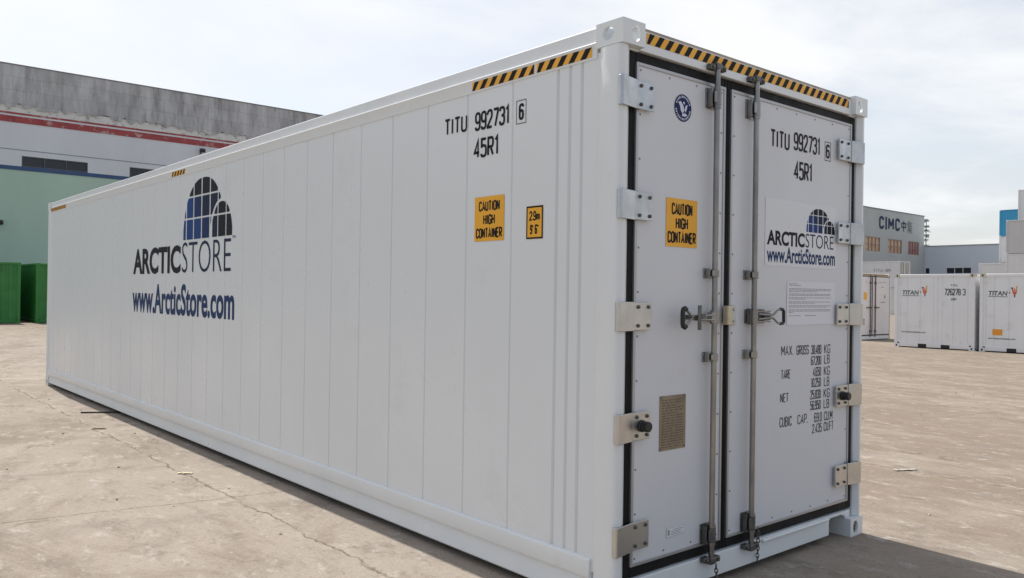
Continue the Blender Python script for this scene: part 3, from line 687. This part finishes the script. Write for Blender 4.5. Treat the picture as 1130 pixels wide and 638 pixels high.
# stickers and lettering on the doors
DLF = .0022
m = MB(); quad(m, FD, .393, .652, 1.820, 2.071, 0, DLF)
for s, a, b, c, d in (('CAUTION', .436, .610, 1.985, 2.048), ('HIGH', .470, .574, 1.912, 1.973), ('CONTAINER', .405, .642, 1.838, 1.900)):
    put_stroke(m, FD, s, a, b, c, d, .0105, 1, DLF+.0004, gap=.26)
m.build('caution_sticker', [MYEL, MBLK], DL, smooth=False)
m = MB(); ec = (.519, 2.546); er = .071
def disc(m, r, mi, lift, K=40): m.poly([FD(ec[0]+r*math.cos(2*math.pi*i/K), ec[1]+r*math.sin(2*math.pi*i/K), lift) for i in range(K)], mi)
disc(m, er, 0, DLF)
for i in range(30):                                    # ring of tiny letters
    if i in (0, 1, 14, 15): continue
    a = 2*math.pi*i/30; w_ = .0036 if i % 3 else .0022
    c_, s_ = math.cos(a), math.sin(a)
    P = [(ec[0]+c_*rr-s_*q_, ec[1]+s_*rr+c_*q_) for rr, q_ in ((.053,-w_),(.064,-w_),(.064,w_),(.053,w_))]
    m.poly([FD(u, v, DLF+.0005) for u, v in P], 1)
for P in ([(-.040,.026),(-.020,.034),(.004,.010),(.010,-.012),(-.004,-.030),(-.020,-.014),(-.026,.008)],   # pale bird-like device
          [(.012,-.010),(.020,.014),(.036,.022),(.030,-.006),(.018,-.022)], [(-.004,-.028),(.020,-.026),(.036,-.034),(.016,-.044),(-.010,-.042)], [(-.002,.030),(.010,.036),(.014,.024),(.006,.018)]):
    m.poly([FD(ec[0]+a, ec[1]+b, DLF+.0005) for a, b in P], 1)
m.build('round_emblem', [MEMB, MEMW], DL, smooth=False)
m = MB(); m.box(.362, .574, D-.003, D-.0006, .773, 1.053); rnd = random.Random(3)
FP = frame((0, D-.003, 0), (1,0,0), (0,0,1), (0,-1,0))
for k in range(19):
    z = 1.030-k*.0133; x = .378; lim = .556 if k not in (2, 5) else .50
    while x < lim:
        l = rnd.uniform(.008, .035)
        if not (k > 10 and .455 < x < .47): quad(m, FP, x, min(x+l, lim), z-.0030, z+.0025, 1, .0005)
        x += l+rnd.uniform(.004, .012)
for a, b in ((.372,1.043),(.564,1.043),(.372,.783),(.564,.783)): m.cyl((a, D-.003, b), (a, D-.006, b), .006, 8, 2)
m.build('data_plate', [MPLATE, MPLTXT, MRIV], DL, smooth=False)
m = MB(); quad(m, FD, .430, .579, .320, .372, 0, DLF); box_outline(m, FD, .433, .576, .323, .369, .0015, 1, DLF+.0004); quad(m, FD, .440, .456, .332, .360, 1, DLF+.0004)
for k in range(4):
    quad(m, FD, .465 if k else .485, .568-(k % 3)*.012, .355-k*.0085, .358-k*.0085, 1, DLF+.0004)
m.build('small_label', [MPAPER, MINK], DL, smooth=False)
m = MB(); put_stroke(m, FD, 'TITU', 1.345, 1.552, 2.450, 2.556, .0135, lift=DLF); m.build('owner_code', MBLK, DR, smooth=False); m = MB(); put_stroke(m, FD, '992731', 1.600, 1.910, 2.462, 2.572, .0135, lift=DLF); m.build('container_number', MBLK, DR, smooth=False); m = MB()
put_stroke(m, FD, '6', 1.982, 2.028, 2.456, 2.546, .0135, lift=DLF); box_outline(m, FD, 1.970, 2.040, 2.442, 2.560, 0.0035, lift=DLF); m.build('check_digit', MBLK, DR, smooth=False)
m = MB(); put_stroke(m, FD, '45R1', 1.606, 1.818, 2.285, 2.398, .0145, lift=DLF); m.build('size_code', MBLK, DR, smooth=False)
m = MB(); quad(m, FD, 1.300, 2.125, 1.750, 2.150, 0, DLF-.0005); m.build('logo_decal', mat('clear decal', (.69,.695,.72), .25), DR, smooth=False)
m = MB(); igloo(m, FD, 1.755, 2.105, 1.973, 2.125, DLF+.0003); m.build('igloo_mark', MLOGO, DR, smooth=False)
m = MB(); put_font(m, FD, 'ARCTIC', 1.320, 1.737, 1.874, 1.962, 0, .036, lift=DLF+.0003); put_font(m, FD, 'STORE', 1.748, 2.088, 1.876, 1.962, 1, -.008, lift=DLF+.0003); m.build('brand_lettering', [MBLK, MNAVYD], DR, smooth=False)
m = MB(); put_font(m, FD, 'www.ArcticStore.com', 1.320, 2.110, 1.772, 1.868, 0, .024, lift=DLF+.0003); m.build('web_address', MNAVY, DR, smooth=False)
m = MB(); quad(m, FD, 1.543, 2.118, 1.398, 1.665, 0, DLF); rnd = random.Random(5)
rows = [(1.650,.09),(1.640,.14),(1.620,.50),(1.612,.50),(1.603,.33),(1.588,.49),(1.580,.49),(1.565,.50),(1.557,.20),(1.540,.49),(1.532,.30),(1.516,.50),(1.508,.45),(1.491,.49),(1.483,.49),(1.475,.05),(1.455,.14)]
for z, ln in rows:
    x = 1.565; e = x+ln
    while x < e:
        l = rnd.uniform(.010, .040); quad(m, FD, x, min(x+l, e), z-.0022, z+.0018, 1, DLF+.0004); x += l+.006
quad(m, FD, 1.75, 1.88, 1.453, 1.457, 1, DLF+.0004)
m.build('paper_notice', [MPAPER, MINK], DR, smooth=False)
m = MB()
for s, a, b, z0, z1 in (('MAX.', 1.490, 1.622, 1.217, 1.275), ('GROSS', 1.662, 1.802, 1.214, 1.273), ('30.480', 1.834, 1.955, 1.211, 1.270), ('KG', 1.992, 2.066, 1.211, 1.270), ('67.200', 1.834, 1.955, 1.143, 1.200), ('LB', 1.994, 2.060, 1.146, 1.204),
    ('TARE', 1.492, 1.594, 1.076, 1.130), ('4.650', 1.858, 1.955, 1.072, 1.130), ('KG', 1.992, 2.064, 1.072, 1.130), ('10.250', 1.836, 1.955, 1.004, 1.062), ('LB', 1.994, 2.060, 1.004, 1.062),
    ('NET', 1.486, 1.577, .936, .990), ('25.830', 1.830, 1.955, .930, .988), ('KG', 1.992, 2.064, .930, .988), ('56.950', 1.830, 1.955, .862, .920), ('LB', 1.994, 2.060, .862, .920),
    ('CUBIC', 1.482, 1.615, .788, .848), ('CAP.', 1.683, 1.800, .788, .847), ('69.0', 1.880, 1.972, .783, .842), ('CU.M', 2.000, 2.104, .783, .842), ('2.435', 1.856, 1.972, .716, .774), ('CU.FT', 1.998, 2.118, .716, .774)):
    m = MB(); put_stroke(m, FD, s, a, b, z0, z1, .0050, 0, DLF, gap=.25); m.build('weight_lettering', MBLK, DR, smooth=False)
FH = frame((0, .030, 0), (1,0,0), (0,0,1), (0,-1,0))
m = MB(); hazard(m, FH, .205, 2.238, 2.814, 2.868, .078, .0015); m.build('hazard_strip', [MYEL, MBLK], RC, smooth=False)

# ------------------------------------------------------------------ small white containers on the right
MTW = mat('white freight paint', (.80,.805,.81), .45, vary=.05, vscale=1.2, dirt=((.50,.49,.46), .4, 2.0, .56))
MTWF = mat('white freight frame', (.80,.80,.805), .45, vary=.06, vscale=3, dirt=((.40,.33,.26), .5, 5.0, .60))
MCAST = mat('cream corner casting', (.66,.62,.50), .5, vary=.15, vscale=8)
MREDO = mat('orange red mark', (.72,.11,.05), .5); MGRYT = mat('grey print mark', (.10,.11,.13), .5); MORG = mat('orange tab', (.78,.32,.03), .5)
def titan(loc, label, number, tab):
    """short smooth box whose lettered face looks along -x; origin at its -x corner nearest the viewer"""
    W_, L_, H_ = 2.20, 2.43, 2.36
    t = thing('storage_container', label, 'container', loc, 0, 'short white containers in a row')
    f = MB(); c = .10
    for x in (0, W_-c):
        for y in (0, L_-c): f.box(x, x+c, y, y+c, .118, H_-.118)
    for x in (.004, W_-.064): f.box(x, x+.06, .16, L_-.16, H_-.10, H_-.012)
    for y in (.004, L_-.064):
        f.box(.16, W_-.16, y, y+.06, .03, .17); f.box(.16, W_-.16, y, y+.06, H_-.10, H_-.012)
    for x in (.004, W_-.084):                            # bottom rails with fork pockets
        for a, b in ((.16, .72), (.98, 1.42), (1.68, L_-.16)): f.box(x, x+.08, a, b, .03, .17)
        f.box(x+.01, x+.07, .72, .98, .135, .168); f.box(x+.01, x+.07, 1.42, 1.68, .135, .168)
    f.build('frame', MTWF, t, bevel=.008)
    m = MB()
    for a, b in ((.722, .978), (1.422, 1.678)): m.box(.02, W_-.02, a, b, .03, .133)
    m.build('fork_pockets', MUNDER, t)
    m = MB(); cuts = [.2, .62, .95, 1.08, 1.21, 1.62, 2.02, 2.25]; pr = [(.09, 0)]
    for s in cuts: pr += [(s-.02, 0), (s-.008, .014), (s+.008, .014), (s+.02, 0)]
    pr.append((L_-.09, 0))
    for sx, fx in ((1, .02), (-1, W_-.02)):
        for (a, d), (b, e) in zip(pr, pr[1:]): m.poly([(fx+sx*d, a, .16), (fx+sx*e, b, .16), (fx+sx*e, b, H_-.09), (fx+sx*d, a, H_-.09)])
    for fy in (.03, L_-.03): m.poly([(.09, fy, .16), (W_-.09, fy, .16), (W_-.09, fy, H_-.09), (.09, fy, H_-.09)])
    m.build('wall_panels', MTW, t, smooth=False)
    m = MB(); m.box(.07, W_-.07, .07, L_-.07, H_-.05, H_-.02); m.build('roof', MTW, t)
    for x in (0, W_-.16):
        for y in (0, L_-.16):
            for z in (0, H_-.118):
                m = MB(); m.box(x, x+.16, y, y+.16, z, z+.118); m.box(x-.001, x+.161, y+.055, y+.105, z+.03, z+.09, 1); m.box(x+.055, x+.105, y-.001, y+.161, z+.03, z+.09, 1); m.build('corner_casting', [MCAST if z else MTWF, MUNDER], t)
    F = frame((0, L_, 0), (0,-1,0), (0,0,1), (-1,0,0)); lf = -.017
    m = MB(); put_font(m, F, 'TITAN', .24, .76, 1.695, 1.835, 0, .03, .15, lf); quad(m, F, .24, .76, 1.655, 1.672, 0, lf); quad(m, F, .80, .83, 1.76, 1.80, 0, lf); m.build('brand_lettering', MGRYT, t, smooth=False)
    m = MB()                                             # small fork-shaped mark
    for P, mi in (([(.86,1.93),(.90,1.93),(.925,1.85),(1.005,1.85),(.985,1.80),(.90,1.80)], 0), ([(.985,1.80),(1.005,1.85),(1.02,2.0),(.99,1.98),(.97,1.86)], 1), ([(.905,1.80),(.985,1.80),(.965,1.775),(.93,1.775)], 0), ([(.93,1.775),(.965,1.775),(.96,1.72),(.935,1.72)], 2), ([(.84,1.95),(.92,1.95),(.90,1.925),(.85,1.925)], 2), ([(.925,1.86),(.965,1.86),(.95,1.94),(.935,1.94)], 0)):
        m.poly([F(u, 1.65+(v-1.72)*1.25, lf) for u, v in P], mi)
    m.build('brand_mark', [MREDO, MORG, MNAVYD], t, smooth=False)
    if number:
        m = MB(); put_stroke(m, F, '726278', 1.535, 2.02, 1.685, 1.895, .030, lift=lf); m.build('container_number', MGRYT, t, smooth=False); m = MB(); put_stroke(m, F, '3', 2.07, 2.16, 1.685, 1.895, .028, lift=lf); m.build('check_digit', MGRYT, t, smooth=False); m = MB(); put_stroke(m, F, 'TITU', 1.72, 1.92, 1.965, 2.03, .014, lift=lf); m.build('owner_code', MGRYT, t, smooth=False); m = MB(); put_stroke(m, F, '22R1', 1.73, 1.90, 1.53, 1.60, .014, lift=lf); m.build('size_code', MGRYT, t, smooth=False)
    m = MB(); put_font(m, F, 'www.titancontainers.com', (.22 if not tab else .24), .98, .475 if not tab else .39, .53 if not tab else .445, 0, .02, 0, lf); m.build('web_address', MGRYT, t, smooth=False)
    if tab:
        m = MB(); quad(m, F, .36, .63, .51, .69, 0, lf); m.build('orange_sticker', MORG, t, smooth=False)
    return t
titan((24.05, 7.205, 0), 'short white container with a long black number on its face and no orange sticker', True, False)
titan((24.08, 4.655, 0), 'short white container with an orange sticker low on its face, at the right edge', False, True)

# white container with its doors towards the viewer, behind the short ones
MPINK = mat('warm white door paint', (.78,.72,.70), .5, vary=.06, vscale=1.5)
def doored(loc, label):
    W_, L_, H_ = 2.438, 6.06, 2.50
    t = freight_box('doored_container', label, 'container', loc, W_, L_, H_, MTW, MTWF, None, smooth_sides=True, mcast=MCAST)
    for a, b, nm in ((.13, .88, 0), (.96, 2.30, 1)):
        m = MB(); m.box(a, b, -.012, .025, .20, H_-.14); d = m.build('door', MPINK, t, bevel=.004)
        m = MB(); m.box(a-.03, b+.03, -.004, .02, H_-.138, H_-.112); m.box(a-.03, b+.03, -.004, .02, .165, .198); m.box(a-.045, a-.003, -.004, .02, .198, H_-.138); m.box(b+.003, b+.045, -.004, .02, .198, H_-.138); m.build('gasket', MGASK, d)
        xr = b-.14 if nm == 0 else a+.16
        m = MB(); m.cyl((xr, -.04, .12), (xr, -.04, H_-.06), .02, 10); m.box(xr-.05, xr+.05, -.06, -.012, 1.18, 1.25); m.box(xr-.05, xr+.05, -.06, -.012, .3, .37); m.box(xr-.05, xr+.05, -.06, -.012, 2.1, 2.17)
        m.box(*( (xr-.3, xr) if nm == 0 else (xr, xr+.3)), -.06, -.04, 1.19, 1.23); m.build('lock_rod', MDARKM, d)
        F = frame((0, -.012, 0), (1,0,0), (0,0,1), (0,-1,0)); m = MB()
        if nm == 0: quad(m, F, .24, .50, 1.5, 1.78, 1, .003); put_stroke(m, F, 'TT', .2, .34, .55, .8, .03, 0, .003); put_stroke(m, F, 'T', .42, .48, 2.1, 2.18, .02, 0, .003)
        else:
            quad(m, F, 1.55, 1.95, 1.4, 1.42, 0, .003); quad(m, F, 1.62, 1.82, 1.98, 2.0, 0, .003); put_stroke(m, F, 'A', 1.85, 1.98, 1.55, 1.70, .03, 0, .003)
            quad(m, F, 1.4, 2.0, 2.16, 2.17, 0, .003)
        m.build('door_markings', [MGRYT, MYEL], d, smooth=False)
    m = MB(); hazard(m, frame((0, -.001, 0), (1,0,0), (0,0,1), (0,-1,0)), .2, 2.2, H_-.09, H_-.04, .09, .002); m.build('hazard_strip', [MYEL, MBLK], t, smooth=False)
    return t
doored((26.52, 12.02, 0), 'white container with black door seals facing the viewer, just right of the big container')

# far stacks
MFW = mat('far white container paint', (.70,.70,.70), .5, vary=.06, vscale=.8, dirt=((.56,.55,.53), .4, 1.2, .56))
MFG = mat('far grey white container paint', (.56,.555,.545), .5, vary=.06, vscale=.8)
MFB = mat('far blue container paint', (.045,.33,.56), .5, vary=.08, vscale=.8)
G = 'containers stacked far across the yard'
def far(loc, h, mp, label, sm=False):
    return freight_box('stacked_container', label, 'container', loc, 2.438, 12.19, h, mp, mp, G, smooth_sides=sm, mcast=MFW)
for k, s in enumerate(('bottom white container of the far pair behind the doored container', 'top white container of the far pair behind the doored container, its end showing')):
    far((77.6, 33.6, k*2.6), 2.6, MFW, s, True)
for k, s in enumerate(('lower long white container hidden behind the gap of the two short ones', 'upper long white container showing just over the short container with the orange sticker')):
    far((81.3, 15.6, k*2.49), 2.49, MFW, s, True)
for k, s in enumerate(('bottom white container of the three high stack at the right edge', 'middle white container of the three high stack at the right edge', 'top grey white container of the three high stack at the right edge')):
    far((66.62, 8.4, k*2.55), 2.55, MFG if k == 2 else MFW, s, True)
for k, s in enumerate(('bottom white container in the stack under the blue one', 'second white container in the stack under the blue one', 'third white container, directly under the blue one', 'bright blue container on top of the far white stack')):
    far((84.9, 15.1, k*2.57), 2.57, MFB if k == 3 else MFW, s, k < 3)
for k, s in enumerate(('bottom white container of the tallest stack at the right edge', 'second white container of the tallest stack at the right edge', 'third white container of the tallest stack at the right edge', 'topmost white container of the tallest stack at the right edge')):
    far((70.65, 8.9, k*2.60), 2.60, MFW, s, True)
# marking on the far top box, and its bright door end
o = [x for x in COL.objects if x.get('label', '').startswith('top white container of the far pair')][0]
F = frame((0, 12.19, 0), (0,-1,0), (0,0,1), (-1,0,0)); mfade = mat('faded grey print', (.42,.42,.43), .5); m = MB(); put_stroke(m, F, 'TITU', 9.6, 10.6, 1.55, 1.85, .08, 0, -.02); m.build('owner_code', mfade, o, smooth=False); m = MB(); put_stroke(m, F, '45R1', 10.8, 11.4, 1.55, 1.85, .08, 0, -.02); m.build('size_code', mfade, o, smooth=False)
m = MB()
for x in (.45, .9, 1.5, 1.95): m.cyl((x, -.03, .1), (x, -.03, 2.5), .04, 8)
m.box(.2, 2.25, -.01, .028, 1.2, 1.3); m.build('lock_rods', mat('cream rod paint', (.40,.37,.30), .5), o)
# dark bundle on the roof of the far C box
m = MB(); pts = []
for i in range(9):
    a = math.pi*i/8; m_ = (math.cos(a)*.5, math.sin(a)*.42); pts.append(m_)
m.prism([(82.3+a, 4.98+b) for a, b in pts], 'y', 22.2, 23.0)
tag(m.build('tarpaulin_bundle', mat('dark tarpaulin', (.09,.085,.085), .8, vary=.3, vscale=5), bevel=.08), 'small dark rounded bundle lying on a far white container roof', 'bundle')

# ------------------------------------------------------------------ grey buildings behind
MGB = mat('grey cladding', (.47,.485,.465), .7, vary=.04, vscale=.3)
MGB2 = mat('blue grey cladding', (.66,.71,.76), .7, vary=.04, vscale=.3)
OB = thing('office_building', 'tall grey hall with dark blue lettering over orange tinted windows', 'building', (0,0,0))
BX0, BX1, BY = 70.0, 110.16, 47.0
def OX(x): return (x+2.948)*(BY+2.646)/(45+2.646)-2.948
def OZ(z): return (z-1.57)*(BY+2.646)/(45+2.646)+1.57
BX1 = OX(110.16); BT = OZ(12.50)
owins = [(OX(a), OX(b), OZ(7.28), OZ(9.02)) for a, b in ((82.2,86.0),(88.0,91.8),(93.88,97.65),(99.79,103.6),(105.4,108.6))]
wz0, wz1 = OZ(7.28), OZ(9.02)
m = MB(); m.box(BX0, BX1, BY, BY+.3, 0, wz0); m.box(BX0, BX1, BY, BY+.3, wz1, BT); prev = BX0
for a, b, c, d in owins: m.box(prev, a, BY, BY+.3, wz0, wz1); prev = b
m.box(prev, BX1, BY, BY+.3, wz0, wz1)
m.box(BX0, BX0+.3, BY+.3, BY+30, 0, BT); m.box(BX1-.3, BX1, BY+.3, BY+30, 0, BT); m.box(BX0+.3, BX1-.3, BY+.3, BY+30, BT-.6, BT-.4); m.box(BX0, BX1, BY+30, BY+30.3, 0, BT)
m.build('wall', MGB, OB, smooth=False)
m = MB(); m.box(BX0-.05, BX1+.05, BY-.06, BY+.36, BT, BT+.12); m.build('coping', mat('dark coping', (.20,.20,.20), .6), OB)
MORP = mat('orange tinted pane', (.62,.38,.22), .35, vary=.25, vscale=1.2, dirt=((.30,.24,.20), .8, .9, .52)); MRDP = mat('red tinted pane', (.42,.17,.16), .35, vary=.25, vscale=1.2, dirt=((.25,.20,.19), .8, .9, .52)); MMUL = mat('window bars', (.34,.25,.21), .5)
for i, (a, b, c, d) in enumerate(owins):
    m = MB(); n = 4
    for k in range(n+1): x = a+(b-a-.07)*k/n; m.box(x, x+.07, BY+.03, BY+.10, c, d)
    for z in (c, (c+d)/2-.06, d-.08): m.box(a+.07, b-.07, BY+.035, BY+.095, z, z+.08)
    wf = m.build('window', MMUL, OB)
    m = MB(); m.box(a, b, BY+.12, BY+.14, c, d); m.build('pane', MRDP if i == 4 else MORP, wf)
FB = frame((0, BY, 0), (1,0,0), (0,0,1), (0,-1,0)); MSIGN = mat('dark blue sign letters', (.02,.035,.10), .7, spec=.2)
m = MB(); u = OX(97.35); e = OX(102.95); z0, z1 = OZ(10.12), OZ(11.72); t_ = .33
ws = [.30, .08, .36, .30]; tot = sum(ws)+.10*3; x = u; sc = (e-u)/tot
put_stroke(m, FB, 'C', x, x+ws[0]*sc, z0, z1, t_, 0, .05); x += (ws[0]+.10)*sc
quad(m, FB, x, x+ws[1]*sc, z0, z1, 0, .05); x += (ws[1]+.10)*sc
put_stroke(m, FB, 'M', x, x+ws[2]*sc, z0, z1, t_, 0, .05); x += (ws[2]+.10)*sc
put_stroke(m, FB, 'C', x, x+ws[3]*sc, z0, z1, t_, 0, .05)
m.build('sign_lettering', MSIGN, OB, smooth=False)
def strokes(m, F, u0_, u1_, v0_, v1_, t, sts, lift):
    for k, st in enumerate(sts): m.sweep(F, [(u0_+a*(u1_-u0_), v0_+b*(v1_-v0_)) for a, b in st], t, lift+.002*k)
m = MB(); strokes(m, FB, OX(103.35), OX(104.75), OZ(10.15), OZ(11.5), .16, [[(.5,1),(.5,0)], [(.1,.78),(.9,.78)], [(.1,.40),(.9,.40)], [(.1,.82),(.1,.36)], [(.9,.82),(.9,.36)]], .05)
m.build('sign_character', MSIGN, OB, smooth=False)
m = MB(); strokes(m, FB, OX(105.0), OX(106.5), OZ(10.0), OZ(11.6), .10, [[(.3,1),(.05,.66)], [(.2,.85),(.2,.42)], [(.55,1),(.6,.88)], [(.2,.84),(.95,.84)], [(.2,.71),(.9,.71)], [(.2,.58),(.9,.58)], [(.2,.45),(.98,.45)], [(.56,.84),(.56,0)], [(.02,.3),(.98,.3)], [(.5,.3),(.08,.02)], [(.6,.3),(.95,.02)]], .05)
m.build('sign_character', mat('grey green sign letters', (.12,.145,.14), .6), OB, smooth=False)
LB = thing('low_building', 'low blue grey hall with dark strip windows beside the tall grey hall', 'building', (0,0,0))
LX = 115.2; k_ = (LX+2.948)/(181.385+2.948)
def LYf(y): return (y+2.646)*k_-2.646
def LZ(z): return (z-1.57)*k_+1.57
LT = LZ(12.87); y_end = LYf(74.9); wl = [(LYf(65.34), LYf(70.38)), (LYf(73.72), LYf(74.75))]; z0, z1 = LZ(7.05), LZ(8.18)
m = MB(); m.box(LX, LX+.3, 24, BY+1.5, 0, z0); m.box(LX, LX+.3, 24, BY+1.5, z1, LT); prev = 24
for a, b in wl: m.box(LX, LX+.3, prev, a, z0, z1); prev = b
m.box(LX, LX+.3, prev, BY+1.5, z0, z1)
m.box(LX+.3, LX+18, 24, 24.3, 0, LT); m.box(LX+.3, LX+18, BY+1.2, BY+1.5, 0, LT); m.box(LX+18, LX+18.3, 24, BY+1.5, 0, LT); m.box(LX+.3, LX+18, 24.3, BY+1.2, LT-.5, LT-.3); m.build('wall', MGB2, LB, smooth=False)
m = MB(); m.box(LX-.08, LX+.4, 23.9, BY+1.5, LT, LT+.10); m.build('coping', mat('pale coping', (.36,.37,.38), .6), LB)
for a, b in wl:
    m = MB(); n = max(1, round((b-a)/1.0))
    for k in range(n+1): y = a+(b-a-.08)*k/n; m.box(LX+.05, LX+.12, y, y+.08, z0, z1)
    wf = m.build('window', MGB2, LB); m = MB(); m.box(LX+.14, LX+.16, a, b, z0, z1); m.build('pane', MGLASS, wf)

# ------------------------------------------------------------------ conifer behind the halls
def conifer(x, y, h, label):
    t = thing('conifer', label, 'tree', (x, y, 0)); rnd = random.Random(11)
    m = MB(); m.tube([(0,0,0),(.05,0,h*.5),(0,.04,h*.8),(0,0,h*.98)], .07, 8); m.build('trunk', mat('bark', (.14,.13,.12), .9), t)
    m = MB(); z = h*.25
    while z < h:
        rad = .35 + 1.15*(1-(z/h))**.6
        for b in range(rnd.randint(5, 8)):
            a = rnd.uniform(0, 6.283); l = rad*rnd.uniform(.55, 1.15); dz = rnd.uniform(-.35, .1)
            for s in range(40):
                f = rnd.random()**.8; px, py, pz = math.cos(a)*l*f, math.sin(a)*l*f, z+dz*f*f+rnd.gauss(0, .10)
                c = Vector((px+rnd.gauss(0,.08), py+rnd.gauss(0,.08), pz)); d1 = Vector((rnd.uniform(-1,1), rnd.uniform(-1,1), rnd.uniform(-.6,.3))).normalized()*rnd.uniform(.08,.20); d2 = Vector((rnd.uniform(-1,1), rnd.uniform(-1,1), rnd.uniform(-.5,.5))).normalized()*.04
                m.poly([c-d1, c+d2, c+d1, c-d2])
        z += .85*rnd.uniform(.75, 1.3)
    m.build('crown', mat('needle green', (.24,.285,.265), .8, vary=.3, vscale=2), t, smooth=False)
conifer(141.6, 57.9, 15.2, 'thin dark conifer rising behind the low blue grey hall')

# ------------------------------------------------------------------ litter and grit on the yard
m = MB(); rnd = random.Random(21)
def stone(m, x, y, r):
    base = [Vector(p) for p in ((1,0,0),(-1,0,0),(0,1,0),(0,-1,0),(0,0,1),(0,0,-.6))]
    P = [Vector((x, y, r*.3)) + Vector((p.x*r*rnd.uniform(.7,1.4), p.y*r*rnd.uniform(.7,1.4), p.z*r*rnd.uniform(.5,.9))) for p in base]; k = len(m.v); m.v += [tuple(p) for p in P]
    for q_ in ((0,2,4),(2,1,4),(1,3,4),(3,0,4),(2,0,5),(1,2,5),(3,1,5),(0,3,5)): m.f.append([k+i for i in q_]); m.m.append(0 if r_pick else 1)
for i in range(420):
    r_pick = rnd.random() < .6
    if i % 2: x, y = rnd.uniform(-3.2, -.2), rnd.uniform(.2, 26)
    else: x, y = rnd.uniform(2.6, 22), rnd.uniform(-1.5, 16)
    stone(m, x, y, rnd.choice((.006,.007,.008,.01,.012,.016)))
gr = m.build('grit', [mat('pale grit', (.46,.42,.37), .9), mat('dark grit', (.12,.10,.085), .9)], smooth=False); gr['kind'] = 'stuff'
m = MB(); m.tube([(-.32, 8.58, .010), (-.15, 8.46, .012), (.10, 8.30, .014)], .009, 8)
tag(m.build('metal_bar', mat('rusted dark bar', (.03,.026,.024), .9, spec=.15)), 'thin dark bar on the ground poking out from under the long container side', 'metal bar')
def scrap(x, y, a, w_, h_, col, label, cat, name):
    m = MB(); n = 6
    P = [[(i/n*w_, j*h_, 0.003+.004*math.sin(i*1.3+j*1.7)**2) for i in range(n+1)] for j in (0, 1)]
    ca, sa = math.cos(a), math.sin(a); T = lambda p: (x+p[0]*ca-p[1]*sa, y+p[0]*sa+p[1]*ca, p[2]+.002)
    for i in range(n):
        m.poly([T(P[0][i]), T(P[0][i+1]), T(P[1][i+1]), T(P[1][i])])
    o = m.build(name, mat(name, col, .7)); s = o.modifiers.new('thick', 'SOLIDIFY'); s.thickness = .003
    tag(o, label, cat)
scrap(-.54, 4.46, -.7, .12, .05, (.62,.54,.36), 'small pale yellow scrap lying beside the ground joint', 'scrap', 'paper_scrap')
scrap(-.52, 7.25, -.6, .14, .05, (.22,.12,.09), 'small rusty brown flake on the ground near the dark bar', 'scrap', 'rusty_flake')
scrap(4.6, .75, -.5, .22, .05, (.44,.40,.35), 'pale flake of concrete on the ground right of the container doors', 'flake', 'concrete_flake')
